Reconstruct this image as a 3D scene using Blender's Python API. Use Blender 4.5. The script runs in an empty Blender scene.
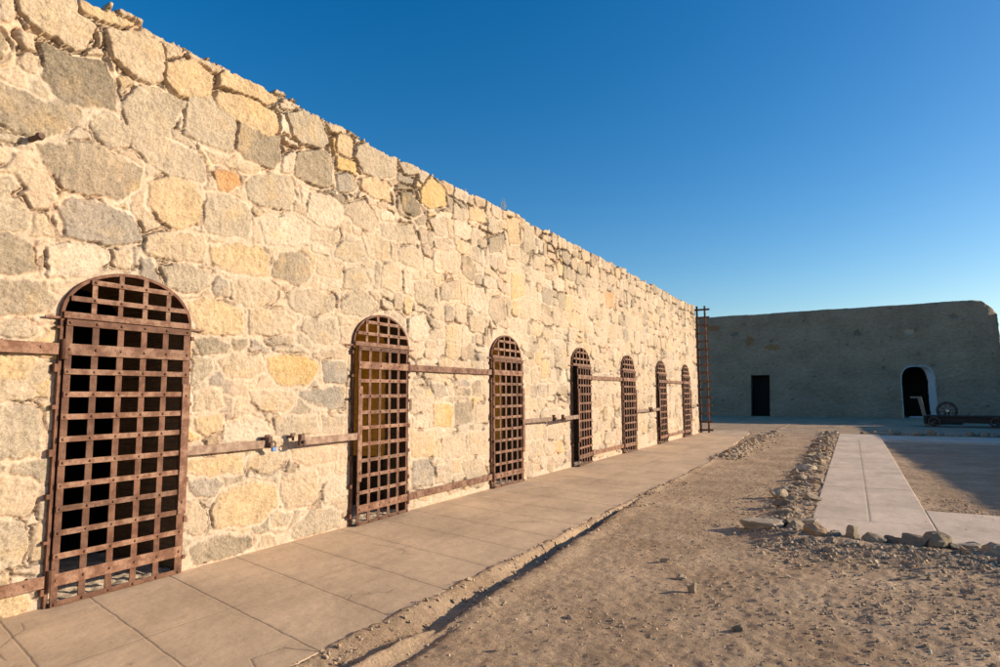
import bpy, bmesh, math, random
import numpy as np
from mathutils import Vector, Matrix
R = math.radians
random.seed(7)
RNG = np.random.default_rng(11)
scene = bpy.context.scene
COL = scene.collection

# ------------------------------------------------------------------ camera numbers (from measuring the photograph)
FPX, PITCH, YAW, ROLL, D = 624.54, R(5.5292), R(29.3512), R(-0.3463), 5.117
EYE = 1.5
F_ = np.array([-math.sin(YAW)*math.cos(PITCH), math.cos(YAW)*math.cos(PITCH), math.sin(PITCH)])
R_ = np.array([math.cos(YAW), math.sin(YAW), 0.0]); U_ = np.cross(R_, F_)
R2 = R_*math.cos(ROLL)+U_*math.sin(ROLL); U2 = -R_*math.sin(ROLL)+U_*math.cos(ROLL)
def on_wall(px, py):            # measured point -> (y, z) on the wall's face
    d = F_+R2*((px-500)/FPX)+U2*((333.5-py)/FPX); t = -D/d[0]
    return (d[1]*t, d[2]*t+EYE)
WALL_X = -D
GATES_Y = [2.41, 5.53, 8.745, 12.09, 15.32, 18.55, 21.78]
GW = 1.04; HINGE_LEFT = [1, 0, 1, 0, 1, 0, 1]
ZSPRING, ZAPEX = 2.09, 2.485
WALL_END = 24.3

# ------------------------------------------------------------------ tags and links
def tag(o, label=None, cat=None, group=None, kind=None):
    if label: o['label'] = label
    if cat: o['category'] = cat
    if group: o['group'] = group
    if kind: o['kind'] = kind
    return o
def empty(name, loc=(0, 0, 0), rz=0):
    o = bpy.data.objects.new(name, None); COL.objects.link(o)
    o.location = loc; o.rotation_euler = (0, 0, rz); o.empty_display_size = .2
    return o
def link(name, me, mat, parent=None, loc=(0, 0, 0), smooth=False):
    if mat is not None and not me.materials: me.materials.append(mat)
    o = bpy.data.objects.new(name, me); COL.objects.link(o); o.location = loc
    if parent: o.parent = parent
    if smooth: me.polygons.foreach_set('use_smooth', [True]*len(me.polygons))
    return o
def np_mesh(name, v, f, smooth=True, attrs=None):
    v = np.asarray(v, np.float32); f = np.asarray(f, np.int32)
    me = bpy.data.meshes.new(name)
    k = f.shape[1]
    me.vertices.add(len(v)); me.vertices.foreach_set('co', v.ravel())
    me.loops.add(f.size); me.loops.foreach_set('vertex_index', f.ravel())
    me.polygons.add(len(f)); me.polygons.foreach_set('loop_start', np.arange(0, f.size, k, dtype=np.int32))
    me.polygons.foreach_set('use_smooth', np.full(len(f), smooth))
    me.update(calc_edges=True)
    for n, a in (attrs or {}).items():
        a = np.asarray(a, np.float32)
        if a.ndim == 2:
            at = me.attributes.new(n, 'FLOAT_COLOR', 'POINT')
            at.data.foreach_set('color', np.hstack([a, np.ones((len(a), 1), np.float32)]).ravel())
        else:
            at = me.attributes.new(n, 'FLOAT', 'POINT'); at.data.foreach_set('value', a)
    return me

class MB:
    def __init__(s): s.bm = bmesh.new()
    def box(s, x0, x1, y0, y1, z0, z1, bev=0.0):
        m = Matrix.Translation(((x0+x1)/2, (y0+y1)/2, (z0+z1)/2)) @ Matrix.Diagonal((x1-x0, y1-y0, z1-z0, 1))
        g = bmesh.ops.create_cube(s.bm, size=1, matrix=m)
        if bev:
            es = list({e for v in g['verts'] for e in v.link_edges})
            bmesh.ops.bevel(s.bm, geom=es, offset=bev, segments=1, affect='EDGES')
        return s
    def obox(s, M, sx, sy, sz, bev=0):
        g = bmesh.ops.create_cube(s.bm, size=1, matrix=M @ Matrix.Diagonal((sx, sy, sz, 1)))
        if bev:
            es = list({e for v in g['verts'] for e in v.link_edges})
            bmesh.ops.bevel(s.bm, geom=es, offset=bev, segments=1, affect='EDGES')
        return s
    def dome(s, p, r, h=None, axis='x'):
        M = Matrix.Translation(p) @ (Matrix.Rotation(R(90), 4, 'Y') if axis == 'x' else Matrix())
        bmesh.ops.create_cone(s.bm, cap_ends=True, segments=7, radius1=r, radius2=r*.45, depth=h or r*.8, matrix=M)
        return s
    def cyl(s, a, b, r, r2=None, seg=10):
        a = Vector(a); b = Vector(b); d = b-a
        M = Matrix.Translation((a+b)/2) @ d.to_track_quat('Z', 'Y').to_matrix().to_4x4()
        bmesh.ops.create_cone(s.bm, cap_ends=True, segments=seg, radius1=r, radius2=r if r2 is None else r2, depth=d.length, matrix=M)
        return s
    def tube(s, pts, r, seg=8, closed=False):
        pts = [Vector(p) for p in pts]; n = len(pts); rings = []
        for i, p in enumerate(pts):
            a = pts[(i-1) % n] if (closed or i) else p; b = pts[(i+1) % n] if (closed or i < n-1) else p
            q = (b-a).to_track_quat('Z', 'Y')
            rings.append([s.bm.verts.new(p+q @ Vector((r*math.cos(2*math.pi*k/seg), r*math.sin(2*math.pi*k/seg), 0))) for k in range(seg)])
        for i in range(n if closed else n-1):
            A = rings[i]; B = rings[(i+1) % n]
            for k in range(seg): s.bm.faces.new((A[k], A[(k+1) % seg], B[(k+1) % seg], B[k]))
        if not closed:
            s.bm.faces.new(rings[0][::-1]); s.bm.faces.new(rings[-1])
        return s
    def build(s, name, mat, parent=None, loc=(0, 0, 0), smooth=False):
        bmesh.ops.recalc_face_normals(s.bm, faces=s.bm.faces)
        me = bpy.data.meshes.new(name); s.bm.to_mesh(me); s.bm.free()
        return link(name, me, mat, parent, loc, smooth)

# ------------------------------------------------------------------ numpy noise
def _hash(ix, iy, seed):
    h = (ix.astype(np.int64)*374761393+iy.astype(np.int64)*668265263+seed*1442695041) & 0xffffffff
    h = ((h ^ (h >> 13))*1274126177) & 0xffffffff
    h = h ^ (h >> 16)
    return (h & 0xffffff)/float(0xffffff)
def noise(x, y, seed=0):        # gradient noise about -1..1
    x = np.asarray(x, np.float64); y = np.asarray(y, np.float64)
    ix = np.floor(x); iy = np.floor(y); fx = x-ix; fy = y-iy
    u = fx*fx*fx*(fx*(fx*6-15)+10); v = fy*fy*fy*(fy*(fy*6-15)+10)
    def g(ox, oy):
        a = _hash(ix+ox, iy+oy, seed)*2*np.pi
        return np.cos(a)*(fx-ox)+np.sin(a)*(fy-oy)
    return 1.5*((g(0, 0)*(1-u)+g(1, 0)*u)*(1-v)+(g(0, 1)*(1-u)+g(1, 1)*u)*v)
def fbm(x, y, o=4, seed=0, gain=.5):
    s = 0; a = 1; t = 0
    for k in range(o):
        s = s+a*noise(x*2**k, y*2**k, seed+k*17); t += a; a *= gain
    return s/t
def sst(a, b, x):
    t = np.clip((x-a)/(b-a), 0, 1); return t*t*(3-2*t)

# ------------------------------------------------------------------ materials
def new_mat(name):
    m = bpy.data.materials.new(name); m.use_nodes = True
    nt = m.node_tree; nt.nodes.clear()
    out = nt.nodes.new('ShaderNodeOutputMaterial'); b = nt.nodes.new('ShaderNodeBsdfPrincipled')
    nt.links.new(b.outputs[0], out.inputs[0])
    return m, nt, b
def N(nt, t, **kw):
    n = nt.nodes.new(t)
    for k, v in kw.items():
        if k in n.inputs.keys() if isinstance(k, str) else False: n.inputs[k].default_value = v
        else: setattr(n, k, v)
    return n
def tex(nt, scale, detail=4, rough=.6, coord='Object', stretch=None, dist=0):
    tc = nt.nodes.new('ShaderNodeTexCoord'); n = nt.nodes.new('ShaderNodeTexNoise')
    n.inputs['Scale'].default_value = scale; n.inputs['Detail'].default_value = detail
    n.inputs['Roughness'].default_value = rough; n.inputs['Distortion'].default_value = dist
    src = tc.outputs[coord]
    if stretch:
        mp = nt.nodes.new('ShaderNodeMapping'); mp.inputs['Scale'].default_value = stretch
        nt.links.new(src, mp.inputs[0]); src = mp.outputs[0]
    nt.links.new(src, n.inputs['Vector']); return n.outputs['Fac']
def ramp(nt, fac, stops):
    r = nt.nodes.new('ShaderNodeValToRGB'); e = r.color_ramp.elements
    while len(e) < len(stops): e.new(.5)
    for k, (p, c) in enumerate(stops):
        e[k].position = p; e[k].color = (c, c, c, 1) if isinstance(c, (int, float)) else (*c, 1)
    nt.links.new(fac, r.inputs[0]); return r.outputs[0]
def mul(nt, a, b, fac=1.0, mode='MULTIPLY'):
    m = nt.nodes.new('ShaderNodeMix'); m.data_type = 'RGBA'; m.blend_type = mode
    for s, x in ((m.inputs[0], fac), (m.inputs[6], a), (m.inputs[7], b)):
        if hasattr(x, 'links') or hasattr(x, 'is_linked'): nt.links.new(x, s)
        else: s.default_value = x if isinstance(x, float) else (*x, 1)
    return m.outputs[2]
def attr(nt, n, out='Color'):
    a = nt.nodes.new('ShaderNodeAttribute'); a.attribute_name = n; return a.outputs[out]
def bump(nt, b, h, dist, strength=1.0):
    n = nt.nodes.new('ShaderNodeBump'); n.inputs['Distance'].default_value = dist; n.inputs['Strength'].default_value = strength
    nt.links.new(h, n.inputs['Height']); nt.links.new(n.outputs[0], b.inputs['Normal'])
def math_n(nt, op, a, b):
    m = nt.nodes.new('ShaderNodeMath'); m.operation = op
    for s, x in ((m.inputs[0], a), (m.inputs[1], b)):
        if isinstance(x, (int, float)): s.default_value = x
        else: nt.links.new(x, s)
    return m.outputs[0]

def stone_material(name='masonry'):
    m, nt, b = new_mat(name)
    sp = ramp(nt, tex(nt, 62, 4, .8), [(.34, .42), (.45, .88), (.55, 1.04), (.66, 1.38)])
    sp2 = ramp(nt, tex(nt, 17, 4, .65), [(.28, .76), (.5, 1.0), (.72, 1.20)])
    fine = ramp(nt, tex(nt, 150, 3, .8), [(.36, .48), (.46, .95), (.56, 1.03), (.68, 1.25)])
    c = mul(nt, attr(nt, 'Col'), sp, attr(nt, 'gran', 'Fac'))
    c = mul(nt, c, sp2, .8); c = mul(nt, c, fine, .6)
    nt.links.new(c, b.inputs['Base Color'])
    b.inputs['Roughness'].default_value = .95; b.inputs['Specular IOR Level'].default_value = .2
    h = math_n(nt, 'ADD', math_n(nt, 'MULTIPLY', tex(nt, 90, 4, .7), .45), tex(nt, 22, 5, .65))
    bump(nt, b, h, .012, .9)
    return m
def ground_material(name, base, light, scale=1.0, bd=.01):
    m, nt, b = new_mat(name)
    c1 = ramp(nt, tex(nt, 1.3*scale, 5, .6), [(.3, base), (.7, light)])
    g = ramp(nt, tex(nt, 60*scale, 4, .75), [(.30, .55), (.48, .95), (.62, 1.1), (.74, 1.45)])
    g2 = ramp(nt, tex(nt, 12*scale, 5, .7), [(.3, .78), (.6, 1.1)])
    c = mul(nt, c1, g, .9); c = mul(nt, c, g2, .8); c = mul(nt, c, attr(nt, 'Col'), 1.0)
    nt.links.new(c, b.inputs['Base Color']); b.inputs['Roughness'].default_value = 1; b.inputs['Specular IOR Level'].default_value = .1
    h = math_n(nt, 'ADD', math_n(nt, 'MULTIPLY', tex(nt, 110*scale, 4, .8), .5), tex(nt, 28*scale, 5, .75))
    bump(nt, b, h, bd, 1.0)
    return m
def concrete_material(name, base):
    m, nt, b = new_mat(name)
    c = ramp(nt, tex(nt, .9, 6, .62, dist=.6), [(.28, tuple(x*.80 for x in base)), (.5, base), (.72, tuple(min(1, x*1.16) for x in base))])
    c = mul(nt, c, ramp(nt, tex(nt, 4.5, 6, .7, stretch=(1, .35, 1)), [(.3, .84), (.6, 1.07)]), .8)
    c = mul(nt, c, ramp(nt, tex(nt, 240, 3, .7), [(.3, .72), (.55, 1.04), (.7, 1.14)]), .7)
    c = mul(nt, c, attr(nt, 'Col'), 1.0)
    nt.links.new(c, b.inputs['Base Color']); b.inputs['Roughness'].default_value = .9; b.inputs['Specular IOR Level'].default_value = .25
    bump(nt, b, math_n(nt, 'ADD', math_n(nt, 'MULTIPLY', tex(nt, 9, 5, .6), 2.0), math_n(nt, 'MULTIPLY', tex(nt, 140, 3, .7), .35)), .004, .8)
    return m
def iron_material(name, base=(.165, .088, .058), light=(.27, .165, .115), rust=(.21, .078, .03)):
    m, nt, b = new_mat(name)
    c = ramp(nt, tex(nt, 9, 6, .7), [(.30, tuple(x*.6 for x in base)), (.46, base), (.60, light), (.72, rust)])
    c = mul(nt, c, ramp(nt, tex(nt, 130, 3, .8), [(.3, .6), (.55, 1.02), (.72, 1.25)]), .8)
    oi = nt.nodes.new('ShaderNodeObjectInfo'); c = mul(nt, c, ramp(nt, oi.outputs['Random'], [(0, (.78, .76, .74)), (.5, (1, .98, .96)), (1, (1.16, 1.1, 1.04))]), 1.0)
    nt.links.new(c, b.inputs['Base Color']); b.inputs['Roughness'].default_value = .72
    b.inputs['Specular IOR Level'].default_value = .35
    bump(nt, b, math_n(nt, 'ADD', tex(nt, 45, 5, .75), math_n(nt, 'MULTIPLY', tex(nt, 220, 3, .7), .4)), .0035, .8)
    return m
def plain(name, col, rough=.8, metal=0, bs=40, bd=.003, var=.25):
    m, nt, b = new_mat(name)
    c = ramp(nt, tex(nt, bs*.3, 5, .7), [(.3, tuple(x*(1-var) for x in col)), (.7, tuple(min(1, x*(1+var)) for x in col))])
    nt.links.new(c, b.inputs['Base Color']); b.inputs['Roughness'].default_value = rough; b.inputs['Metallic'].default_value = metal
    bump(nt, b, tex(nt, bs, 5, .7), bd, .8)
    return m
def wood_material(name, col):
    m, nt, b = new_mat(name)
    c = ramp(nt, tex(nt, 6, 6, .7, stretch=(1, 1, 8), dist=.5), [(.3, tuple(x*.55 for x in col)), (.5, col), (.7, tuple(x*1.3 for x in col))])
    nt.links.new(c, b.inputs['Base Color']); b.inputs['Roughness'].default_value = .85
    bump(nt, b, tex(nt, 14, 6, .7, stretch=(1, 1, 6)), .006, .8)
    return m

M_STONE = stone_material('masonry')
M_PLASTER = stone_material('weathered_plaster')
M_EARTH = ground_material('earth', (.37, .25, .158), (.53, .385, .255), bd=.018)
M_WALK = concrete_material('old_concrete', (.56, .405, .265))
M_PATH = concrete_material('pale_concrete', (.62, .485, .365))
M_IRON = iron_material('rusty_iron', (.155, .072, .043), (.29, .175, .12), (.18, .058, .022))
M_IRON_V = iron_material('red_rusty_iron', (.115, .050, .029), (.18, .092, .058), (.15, .046, .018))
M_IRON_G = iron_material('worn_grey_iron', (.25, .165, .12), (.36, .27, .205), (.22, .10, .05))
M_IRON_D = iron_material('dark_iron', (.10, .06, .045), (.19, .11, .08), (.17, .07, .03))
M_DARK = plain('shade_dark_interior', (.035, .028, .022), .95)  # gloom of the unlit rooms put into a near-black wall colour
M_ROCK = stone_material('rubble_stone')
M_BLACK = plain('doorway_dark_timber', (.010, .008, .007), .95)  # near-black stands in for the darkness of the square doorway
M_WOOD = wood_material('old_dark_timber', (.045, .03, .024))
M_PALE = wood_material('pale_timber', (.24, .20, .16))
M_WHITE = plain('lit_strip_white', (.5, .51, .52), .9, var=.12)  # pale colour standing in for light on the arched doorway's floor
M_STEEL = plain('worn_steel', (.45, .44, .42), .32, 1.0)
M_LOCK = plain('blue_padlock_body', (.10, .20, .42), .4, .3)
M_TWIG = plain('dry_grass', (.55, .45, .30), .9)

# ------------------------------------------------------------------ traced stones of the near wall
C_ = dict(G=(.345, .292, .218), D=(.255, .215, .16), g=(.47, .40, .305), T=(.56, .45, .325), Y=(.60, .455, .285),
          O=(.56, .315, .14), B=(.355, .318, .27), P=(.64, .54, .425), Z=(.63, .44, .20))
crops = [
 (0, 0, 6.667, [
  ('T', [(100,-200),(300,-120),(500,0),(520,80),(650,190),(560,340),(480,330),(300,230),(120,60)]),
  ('D', [(270,280),(380,330),(560,380),(700,420),(750,520),(790,620),(770,740),(640,720),(400,690),(330,590),(270,490),(290,400)]),
  ('T', [(710,190),(920,205),(1066,293),(1100,400),(1080,533),(1000,580),(860,490),(735,365)]),
  ('T', [(580,315),(650,305),(690,380),(585,368)]), ('T', [(635,215),(672,225),(672,305),(640,295)]),
  ('G', [(-200,190),(0,190),(60,280),(20,370),(-200,380)]),
  ('Y', [(510,-40),(620,-10),(760,85),(905,160),(900,200),(700,148),(560,95),(520,60)])]),
 (0, 90, 6.667, [
  ('G', [(-200,-90),(0,-60),(180,10),(300,80),(420,60),(560,140),(540,220),(420,280),(250,310),(100,270),(0,220),(-200,150)]),
  ('g', [(620,160),(750,150),(830,230),(880,290),(870,370),(750,390),(650,350),(580,250)]),
  ('G', [(240,350),(540,350),(700,380),(820,460),(950,540),(930,650),(830,730),(600,710),(400,640),(330,520)]),
  ('g', [(-150,260),(100,290),(180,330),(60,350),(-150,330)]), ('T', [(-100,370),(0,370),(45,430),(20,480),(-100,480)]),
  ('g', [(-100,560),(60,580),(150,650),(60,700),(-100,700)])]),
 (0, 180, 6.667, [
  ('B', [(370,170),(480,110),(620,130),(760,170),(870,240),(940,330),(950,420),(820,440),(600,410),(430,390),(410,280)]),
  ('g', [(-150,70),(0,60),(150,130),(210,220),(180,350),(0,340),(-150,300)]),
  ('T', [(230,215),(320,220),(370,380),(190,365)]),
  ('G', [(-150,360),(60,350),(200,400),(250,460),(250,600),(100,640),(-150,630)]),
  ('P', [(310,430),(600,420),(730,460),(740,560),(650,600),(580,660),(320,660)]),
  ('T', [(750,450),(870,480),(860,590),(760,590)])]),
 (0, 200, 3.34, [
  ('G', [(-60,258),(150,270),(200,340),(180,370),(100,385),(-60,385)]),
  ('g', [(-60,400),(100,400),(140,440),(100,462),(-60,460)]),
  ('Y', [(-60,518),(110,520),(165,600),(175,660),(-60,660)])]),
 (0, 370, 6.667, [('g', [(-200,230),(200,240),(280,290),(270,560),(150,600),(-200,600)]),
                  ('T', [(-200,-60),(330,-60),(330,150),(200,210),(-200,210)])]),
 (0, 460, 3.92, [('g', [(-90,230),(100,240),(110,330),(100,420),(-90,450)]), ('Y', [(-90,510),(90,520),(130,560),(60,620),(-90,620)])]),
 (140, 30, 6.667, [
  ('T', [(140,90),(280,140),(270,190),(180,190)]),
  ('Y', [(170,220),(340,190),(480,300),(470,440),(400,480),(330,470),(230,430),(160,330)]),
  ('g', [(0,360),(150,400),(250,450),(320,480),(230,600),(190,720),(60,740),(-40,720),(-100,640),(-120,520),(-60,400)]),
  ('Y', [(520,290),(560,270),(720,340),(910,450),(880,500),(840,510),(700,430),(520,380)]),
  ('Y', [(500,400),(700,440),(850,520),(920,580),(910,680),(850,750),(640,610),(490,530)]),
  ('T', [(0,-10),(120,45),(300,140),(280,150),(100,80),(0,30)]), ('T', [(310,160),(350,160),(540,270),(510,290),(330,190)]),
  ('P', [(920,470),(1000,470),(1040,530),(930,510)])]),
 (140, 110, 6.667, [
  ('g', [(300,0),(320,-110),(480,-90),(620,40),(640,90),(625,270),(600,290),(400,220),(290,160)]),
  ('G', [(655,80),(800,130),(940,190),(940,330),(890,400),(700,330),(642,270)]),
  ('g', [(-60,150),(170,190),(400,310),(430,400),(430,480),(200,450),(60,360),(-60,250)]),
  ('O', [(490,420),(570,395),(650,440),(660,500),(590,555),(520,530)]),
  ('T', [(430,260),(600,310),(830,390),(780,430),(700,420),(580,370),(480,350)]),
  ('g', [(700,490),(760,440),(880,420),(1000,440),(1030,560),(1000,680),(820,650),(720,600)])]),
 (140, 190, 6.667, [
  ('Y', [(50,-60),(200,-90),(380,-50),(410,80),(400,240),(260,265),(110,200),(50,100)]),
  ('g', [(430,10),(600,40),(720,100),(740,210),(730,330),(600,310),(450,290),(430,200),(420,80)]),
  ('P', [(790,200),(850,165),(1000,175),(1130,240),(1130,370),(940,380),(830,360)]),
  ('T', [(30,300),(140,270),(420,300),(450,380),(430,480),(330,490),(120,450),(30,420)]),
  ('Y', [(460,380),(600,350),(800,370),(860,440),(860,560),(820,580),(620,550),(530,530),(470,470)]),
  ('G', [(930,420),(1060,400),(1140,480),(1150,600),(1050,640),(940,600),(870,570)]),
  ('B', [(10,440),(90,450),(130,610),(60,620),(0,560)]),
  ('g', [(140,500),(280,490),(470,540),(470,650),(430,660),(300,690),(180,650)])]),
 (180, 270, 5.556, [
  ('B', [(185,50),(220,30),(270,60),(270,150),(210,145),(180,110)]),
  ('T', [(280,50),(430,40),(540,90),(540,160),(450,210),(370,200),(280,150)]),
  ('g', [(590,130),(640,100),(760,110),(860,140),(860,220),(760,260),(650,240),(600,190)]),
  ('g', [(680,265),(870,270),(880,370),(850,420),(750,410),(680,330)]),
  ('Y', [(30,175),(190,150),(350,220),(360,350),(240,370),(110,350),(75,280)]),
  ('T', [(385,210),(560,220),(640,270),(630,350),(500,370),(390,360)]),
  ('g', [(890,180),(950,120),(1040,120),(1100,200),(1040,260),(900,240)]),
  ('G', [(75,380),(200,370),(280,420),(250,460),(130,470)]), ('G', [(290,380),(370,380),(380,420),(340,450),(290,430)]),
  ('g', [(65,480),(180,490),(190,560),(130,610),(65,640)]), ('T', [(210,500),(300,460),(440,470),(480,560),(380,600),(260,590)]),
  ('Z', [(480,480),(600,460),(760,500),(770,560),(700,640),(540,640),(490,570)]),
  ('B', [(790,510),(920,500),(920,630),(800,630)])]),
 (180, 370, 5.556, [
  ('B', [(670,110),(910,90),(910,210),(820,220),(700,180),(650,140)]), ('T', [(390,120),(630,110),(640,180),(600,230),(450,230),(400,180)]),
  ('T', [(75,120),(220,110),(240,200),(180,230),(75,220)]), ('P', [(240,300),(400,260),(480,290),(500,360),(430,395),(230,410)]),
  ('g', [(510,260),(750,250),(770,350),(640,370),(520,360)]), ('g', [(780,250),(905,250),(900,350),(790,360)]),
  ('Y', [(75,260),(240,250),(230,340),(130,370),(75,330)]), ('T', [(370,490),(460,450),(570,450),(570,510),(500,570),(430,575),(370,540)]),
  ('T', [(610,430),(780,420),(880,430),(870,500),(700,530),(620,490)])]),
 (170, 450, 5.556, [
  ('Y', [(80,60),(400,20),(400,120),(240,140),(80,130)]), ('B', [(90,170),(260,150),(300,190),(240,250),(160,260),(100,230)]),
  ('Y', [(270,230),(460,170),(590,200),(600,300),(500,400),(380,430),(240,440),(220,330)]),
  ('T', [(70,280),(150,270),(210,370),(200,450),(130,480),(65,440)]),
  ('T', [(620,140),(700,110),(810,110),(820,280),(760,310),(660,330),(610,270)]), ('g', [(560,360),(600,330),(680,350),(650,420),(560,430)]),
  ('G', [(100,540),(240,480),(440,470),(470,520),(400,570),(150,640),(110,620)]),
  ('g', [(690,430),(770,340),(900,310),(950,350),(950,430),(680,500)]), ('T', [(490,540),(500,480),(580,470),(600,520)])]),
 (280, 90, 6.667, [
  ('g', [(30,150),(150,140),(260,190),(330,350),(280,390),(130,360),(80,290)]), ('G', [(110,410),(300,390),(350,460),(350,640),(270,650),(100,580),(90,480)]),
  ('Y', [(380,290),(450,300),(490,340),(480,460),(380,420)]), ('Z', [(380,440),(500,480),(510,570),(370,520)]),
  ('B', [(370,560),(480,560),(520,650),(500,680),(380,680)]), ('g', [(510,370),(600,350),(780,460),(770,570),(660,600),(550,550),(500,440)]),
  ('g', [(790,480),(850,470),(930,530),(910,570),(820,560)]), ('Y', [(540,580),(640,580),(720,640),(750,760),(600,710),(540,660)]),
  ('P', [(0,60),(80,80),(150,130),(0,110)]), ('T', [(300,210),(430,260),(430,295),(330,280)]),
  ('P', [(10,450),(60,410),(100,410),(90,560),(10,550)]), ('P', [(20,310),(110,350),(120,390),(20,350)])]),
 (280, 180, 6.667, [
  ('T', [(100,120),(180,190),(160,240),(80,210)]), ('P', [(200,80),(330,100),(430,200),(380,320),(280,320),(170,240)]),
  ('g', [(430,160),(560,130),(640,260),(620,360),(510,310),(420,220)]), ('D', [(800,80),(870,80),(960,220),(890,250),(820,200)]),
  ('g', [(660,290),(880,300),(910,440),(680,380)]), ('g', [(370,480),(440,360),(540,400),(580,500),(480,560),(370,510)]),
  ('P', [(200,410),(330,460),(340,510),(210,470)]), ('g', [(430,590),(560,580),(590,680),(520,760),(420,720)])]),
 (400, 160, 6.667, [
  ('Z', [(130,200),(200,110),(300,200),(310,310),(200,330),(140,280)]), ('g', [(360,280),(430,330),(440,410),(350,390)]),
  ('Y', [(460,310),(560,330),(580,420),(460,400)]), ('g', [(0,430),(90,430),(110,540),(0,570)]), ('g', [(190,390),(300,380),(320,500),(240,510)]),
  ('G', [(590,520),(690,490),(700,600),(600,620)]), ('Y', [(700,380),(790,400),(800,560),(730,560)]), ('g', [(820,430),(890,440),(900,600),(820,620)])]),
 (400, 250, 6.667, [
  ('P', [(440,240),(560,250),(580,380),(520,420),(450,370)]), ('g', [(90,210),(220,200),(240,340),(180,390),(100,340)]),
  ('G', [(590,320),(700,310),(710,440),(640,500),(590,430)]), ('Z', [(740,150),(840,170),(830,300),(740,330)]),
  ('g', [(270,220),(390,200),(400,330),(270,340)]), ('T', [(450,440),(560,440),(560,560),(460,540)])]),
 (400, 370, 5.13, [
  ('B', [(160,70),(230,70),(250,130),(180,155)]), ('Z', [(170,170),(260,170),(270,290),(170,290)]), ('G', [(280,170),(370,160),(370,270),(280,290)]),
  ('T', [(385,180),(450,170),(450,270),(385,280)]), ('B', [(60,470),(140,450),(170,510),(160,590),(60,600)]), ('g', [(180,490),(260,480),(270,580),(180,580)]),
  ('g', [(310,470),(420,450),(450,540),(340,570)]), ('Y', [(50,310),(170,310),(190,440),(60,450)]), ('T', [(210,340),(330,320),(330,440),(210,460)]),
  ('T', [(350,310),(450,310),(450,430),(360,440)])]),
 (0, 0, 1, [('O', [(605,292),(613,292),(614,308),(606,308)]), ('Z', [(541,360),(549,360),(549,378),(541,378)])]),
]
TRACED = []
for ox, oy, s, lst in crops:
    for c, poly in lst:
        TRACED.append((c, np.array([on_wall(ox+x/s, oy+y/s) for x, y in poly])))

def poly_sdf(P, X, Y):
    d = np.full(X.shape, 1e9); inside = np.zeros(X.shape, bool); n = len(P)
    for i in range(n):
        a = P[i]; b = P[(i+1) % n]; e = b-a
        wx = X-a[0]; wy = Y-a[1]; t = np.clip((wx*e[0]+wy*e[1])/(e@e+1e-12), 0, 1)
        d = np.minimum(d, (wx-e[0]*t)**2+(wy-e[1]*t)**2)
        cross = ((a[1] > Y) != (b[1] > Y))
        with np.errstate(divide='ignore', invalid='ignore'):
            xi = (b[0]-a[0])*(Y-a[1])/(b[1]-a[1]+1e-12)+a[0]
        inside ^= cross & (X < xi)
    d = np.sqrt(d); return np.where(inside, -d, d)

def arch_sdf(y, z, yc, hw, zs, za):      # <0 inside the opening
    rise = za-zs
    box = np.maximum(np.abs(y-yc)-hw, z-zs)
    e = np.sqrt(((y-yc)/hw)**2+(np.maximum(z-zs, 0)/rise)**2)-1
    el = e*rise
    return np.where(z > zs, el, np.abs(y-yc)-hw)

# ------------------------------------------------------------------ sheet with arched holes
def grid_faces(nu, nv, keep=None):
    i = np.arange(nu-1)[:, None]; j = np.arange(nv-1)[None, :]
    a = (i*nv+j); q = np.stack([a, a+nv, a+nv+1, a+1], -1).reshape(-1, 4)
    return q if keep is None else q[keep.ravel()]
def snap(Uc, Vc, S, sdf, du, dv):
    eps = 1e-3; s = sdf(Uc, Vc)
    gx = (sdf(Uc+eps, Vc)-s)/eps; gy = (sdf(Uc, Vc+eps)-s)/eps; g = np.sqrt(gx*gx+gy*gy)+1e-9
    near = np.abs(s) < .55*np.maximum(du, dv)*np.ones_like(s)
    mv = np.where(near, s/g, 0)
    mx = np.clip(mv*gx/g, -du*.6, du*.6); my = np.clip(mv*gy/g, -dv*.6, dv*.6)
    return Uc-mx, Vc-my, np.where(near, 0, s)
def hole_edges(keep, drop_region, nv):
    """edges between a kept face and a hole face, oriented"""
    out = []
    nu1, nv1 = keep.shape
    K = keep; H = ~keep & drop_region
    I, J = np.where(K[:-1] & H[1:]);  out += [((i+1)*nv+j, (i+1)*nv+j+1) for i, j in zip(I, J)]
    I, J = np.where(H[:-1] & K[1:]);  out += [((i+1)*nv+j+1, (i+1)*nv+j) for i, j in zip(I, J)]
    I, J = np.where(K[:, :-1] & H[:, 1:]); out += [((i+1)*nv+j+1, i*nv+j+1) for i, j in zip(I, J)]
    I, J = np.where(H[:, :-1] & K[:, 1:]); out += [(i*nv+j+1, (i+1)*nv+j+1) for i, j in zip(I, J)]
    return out
def reveal_mesh(name, pts, edges, depths, direction, colfun):
    idx = sorted({i for e in edges for i in e}); mp = {k: n for n, k in enumerate(idx)}
    base = pts[idx]; n = len(idx); V = []; C = []
    for d in depths:
        q = base+np.array(direction)*d
        if d > 0:      # rough stone sides
            q = q+RNG.normal(0, .004, q.shape)
        V.append(q); C.append(colfun(q, d))
    Fc = []
    for k in range(len(depths)-1):
        for a, b in edges:
            Fc.append((k*n+mp[a], k*n+mp[b], (k+1)*n+mp[b], (k+1)*n+mp[a]))
    C = np.vstack(C)
    return np_mesh(name, np.vstack(V), Fc, False, {'Col': C, 'gran': np.full(len(C), .6)})

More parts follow.
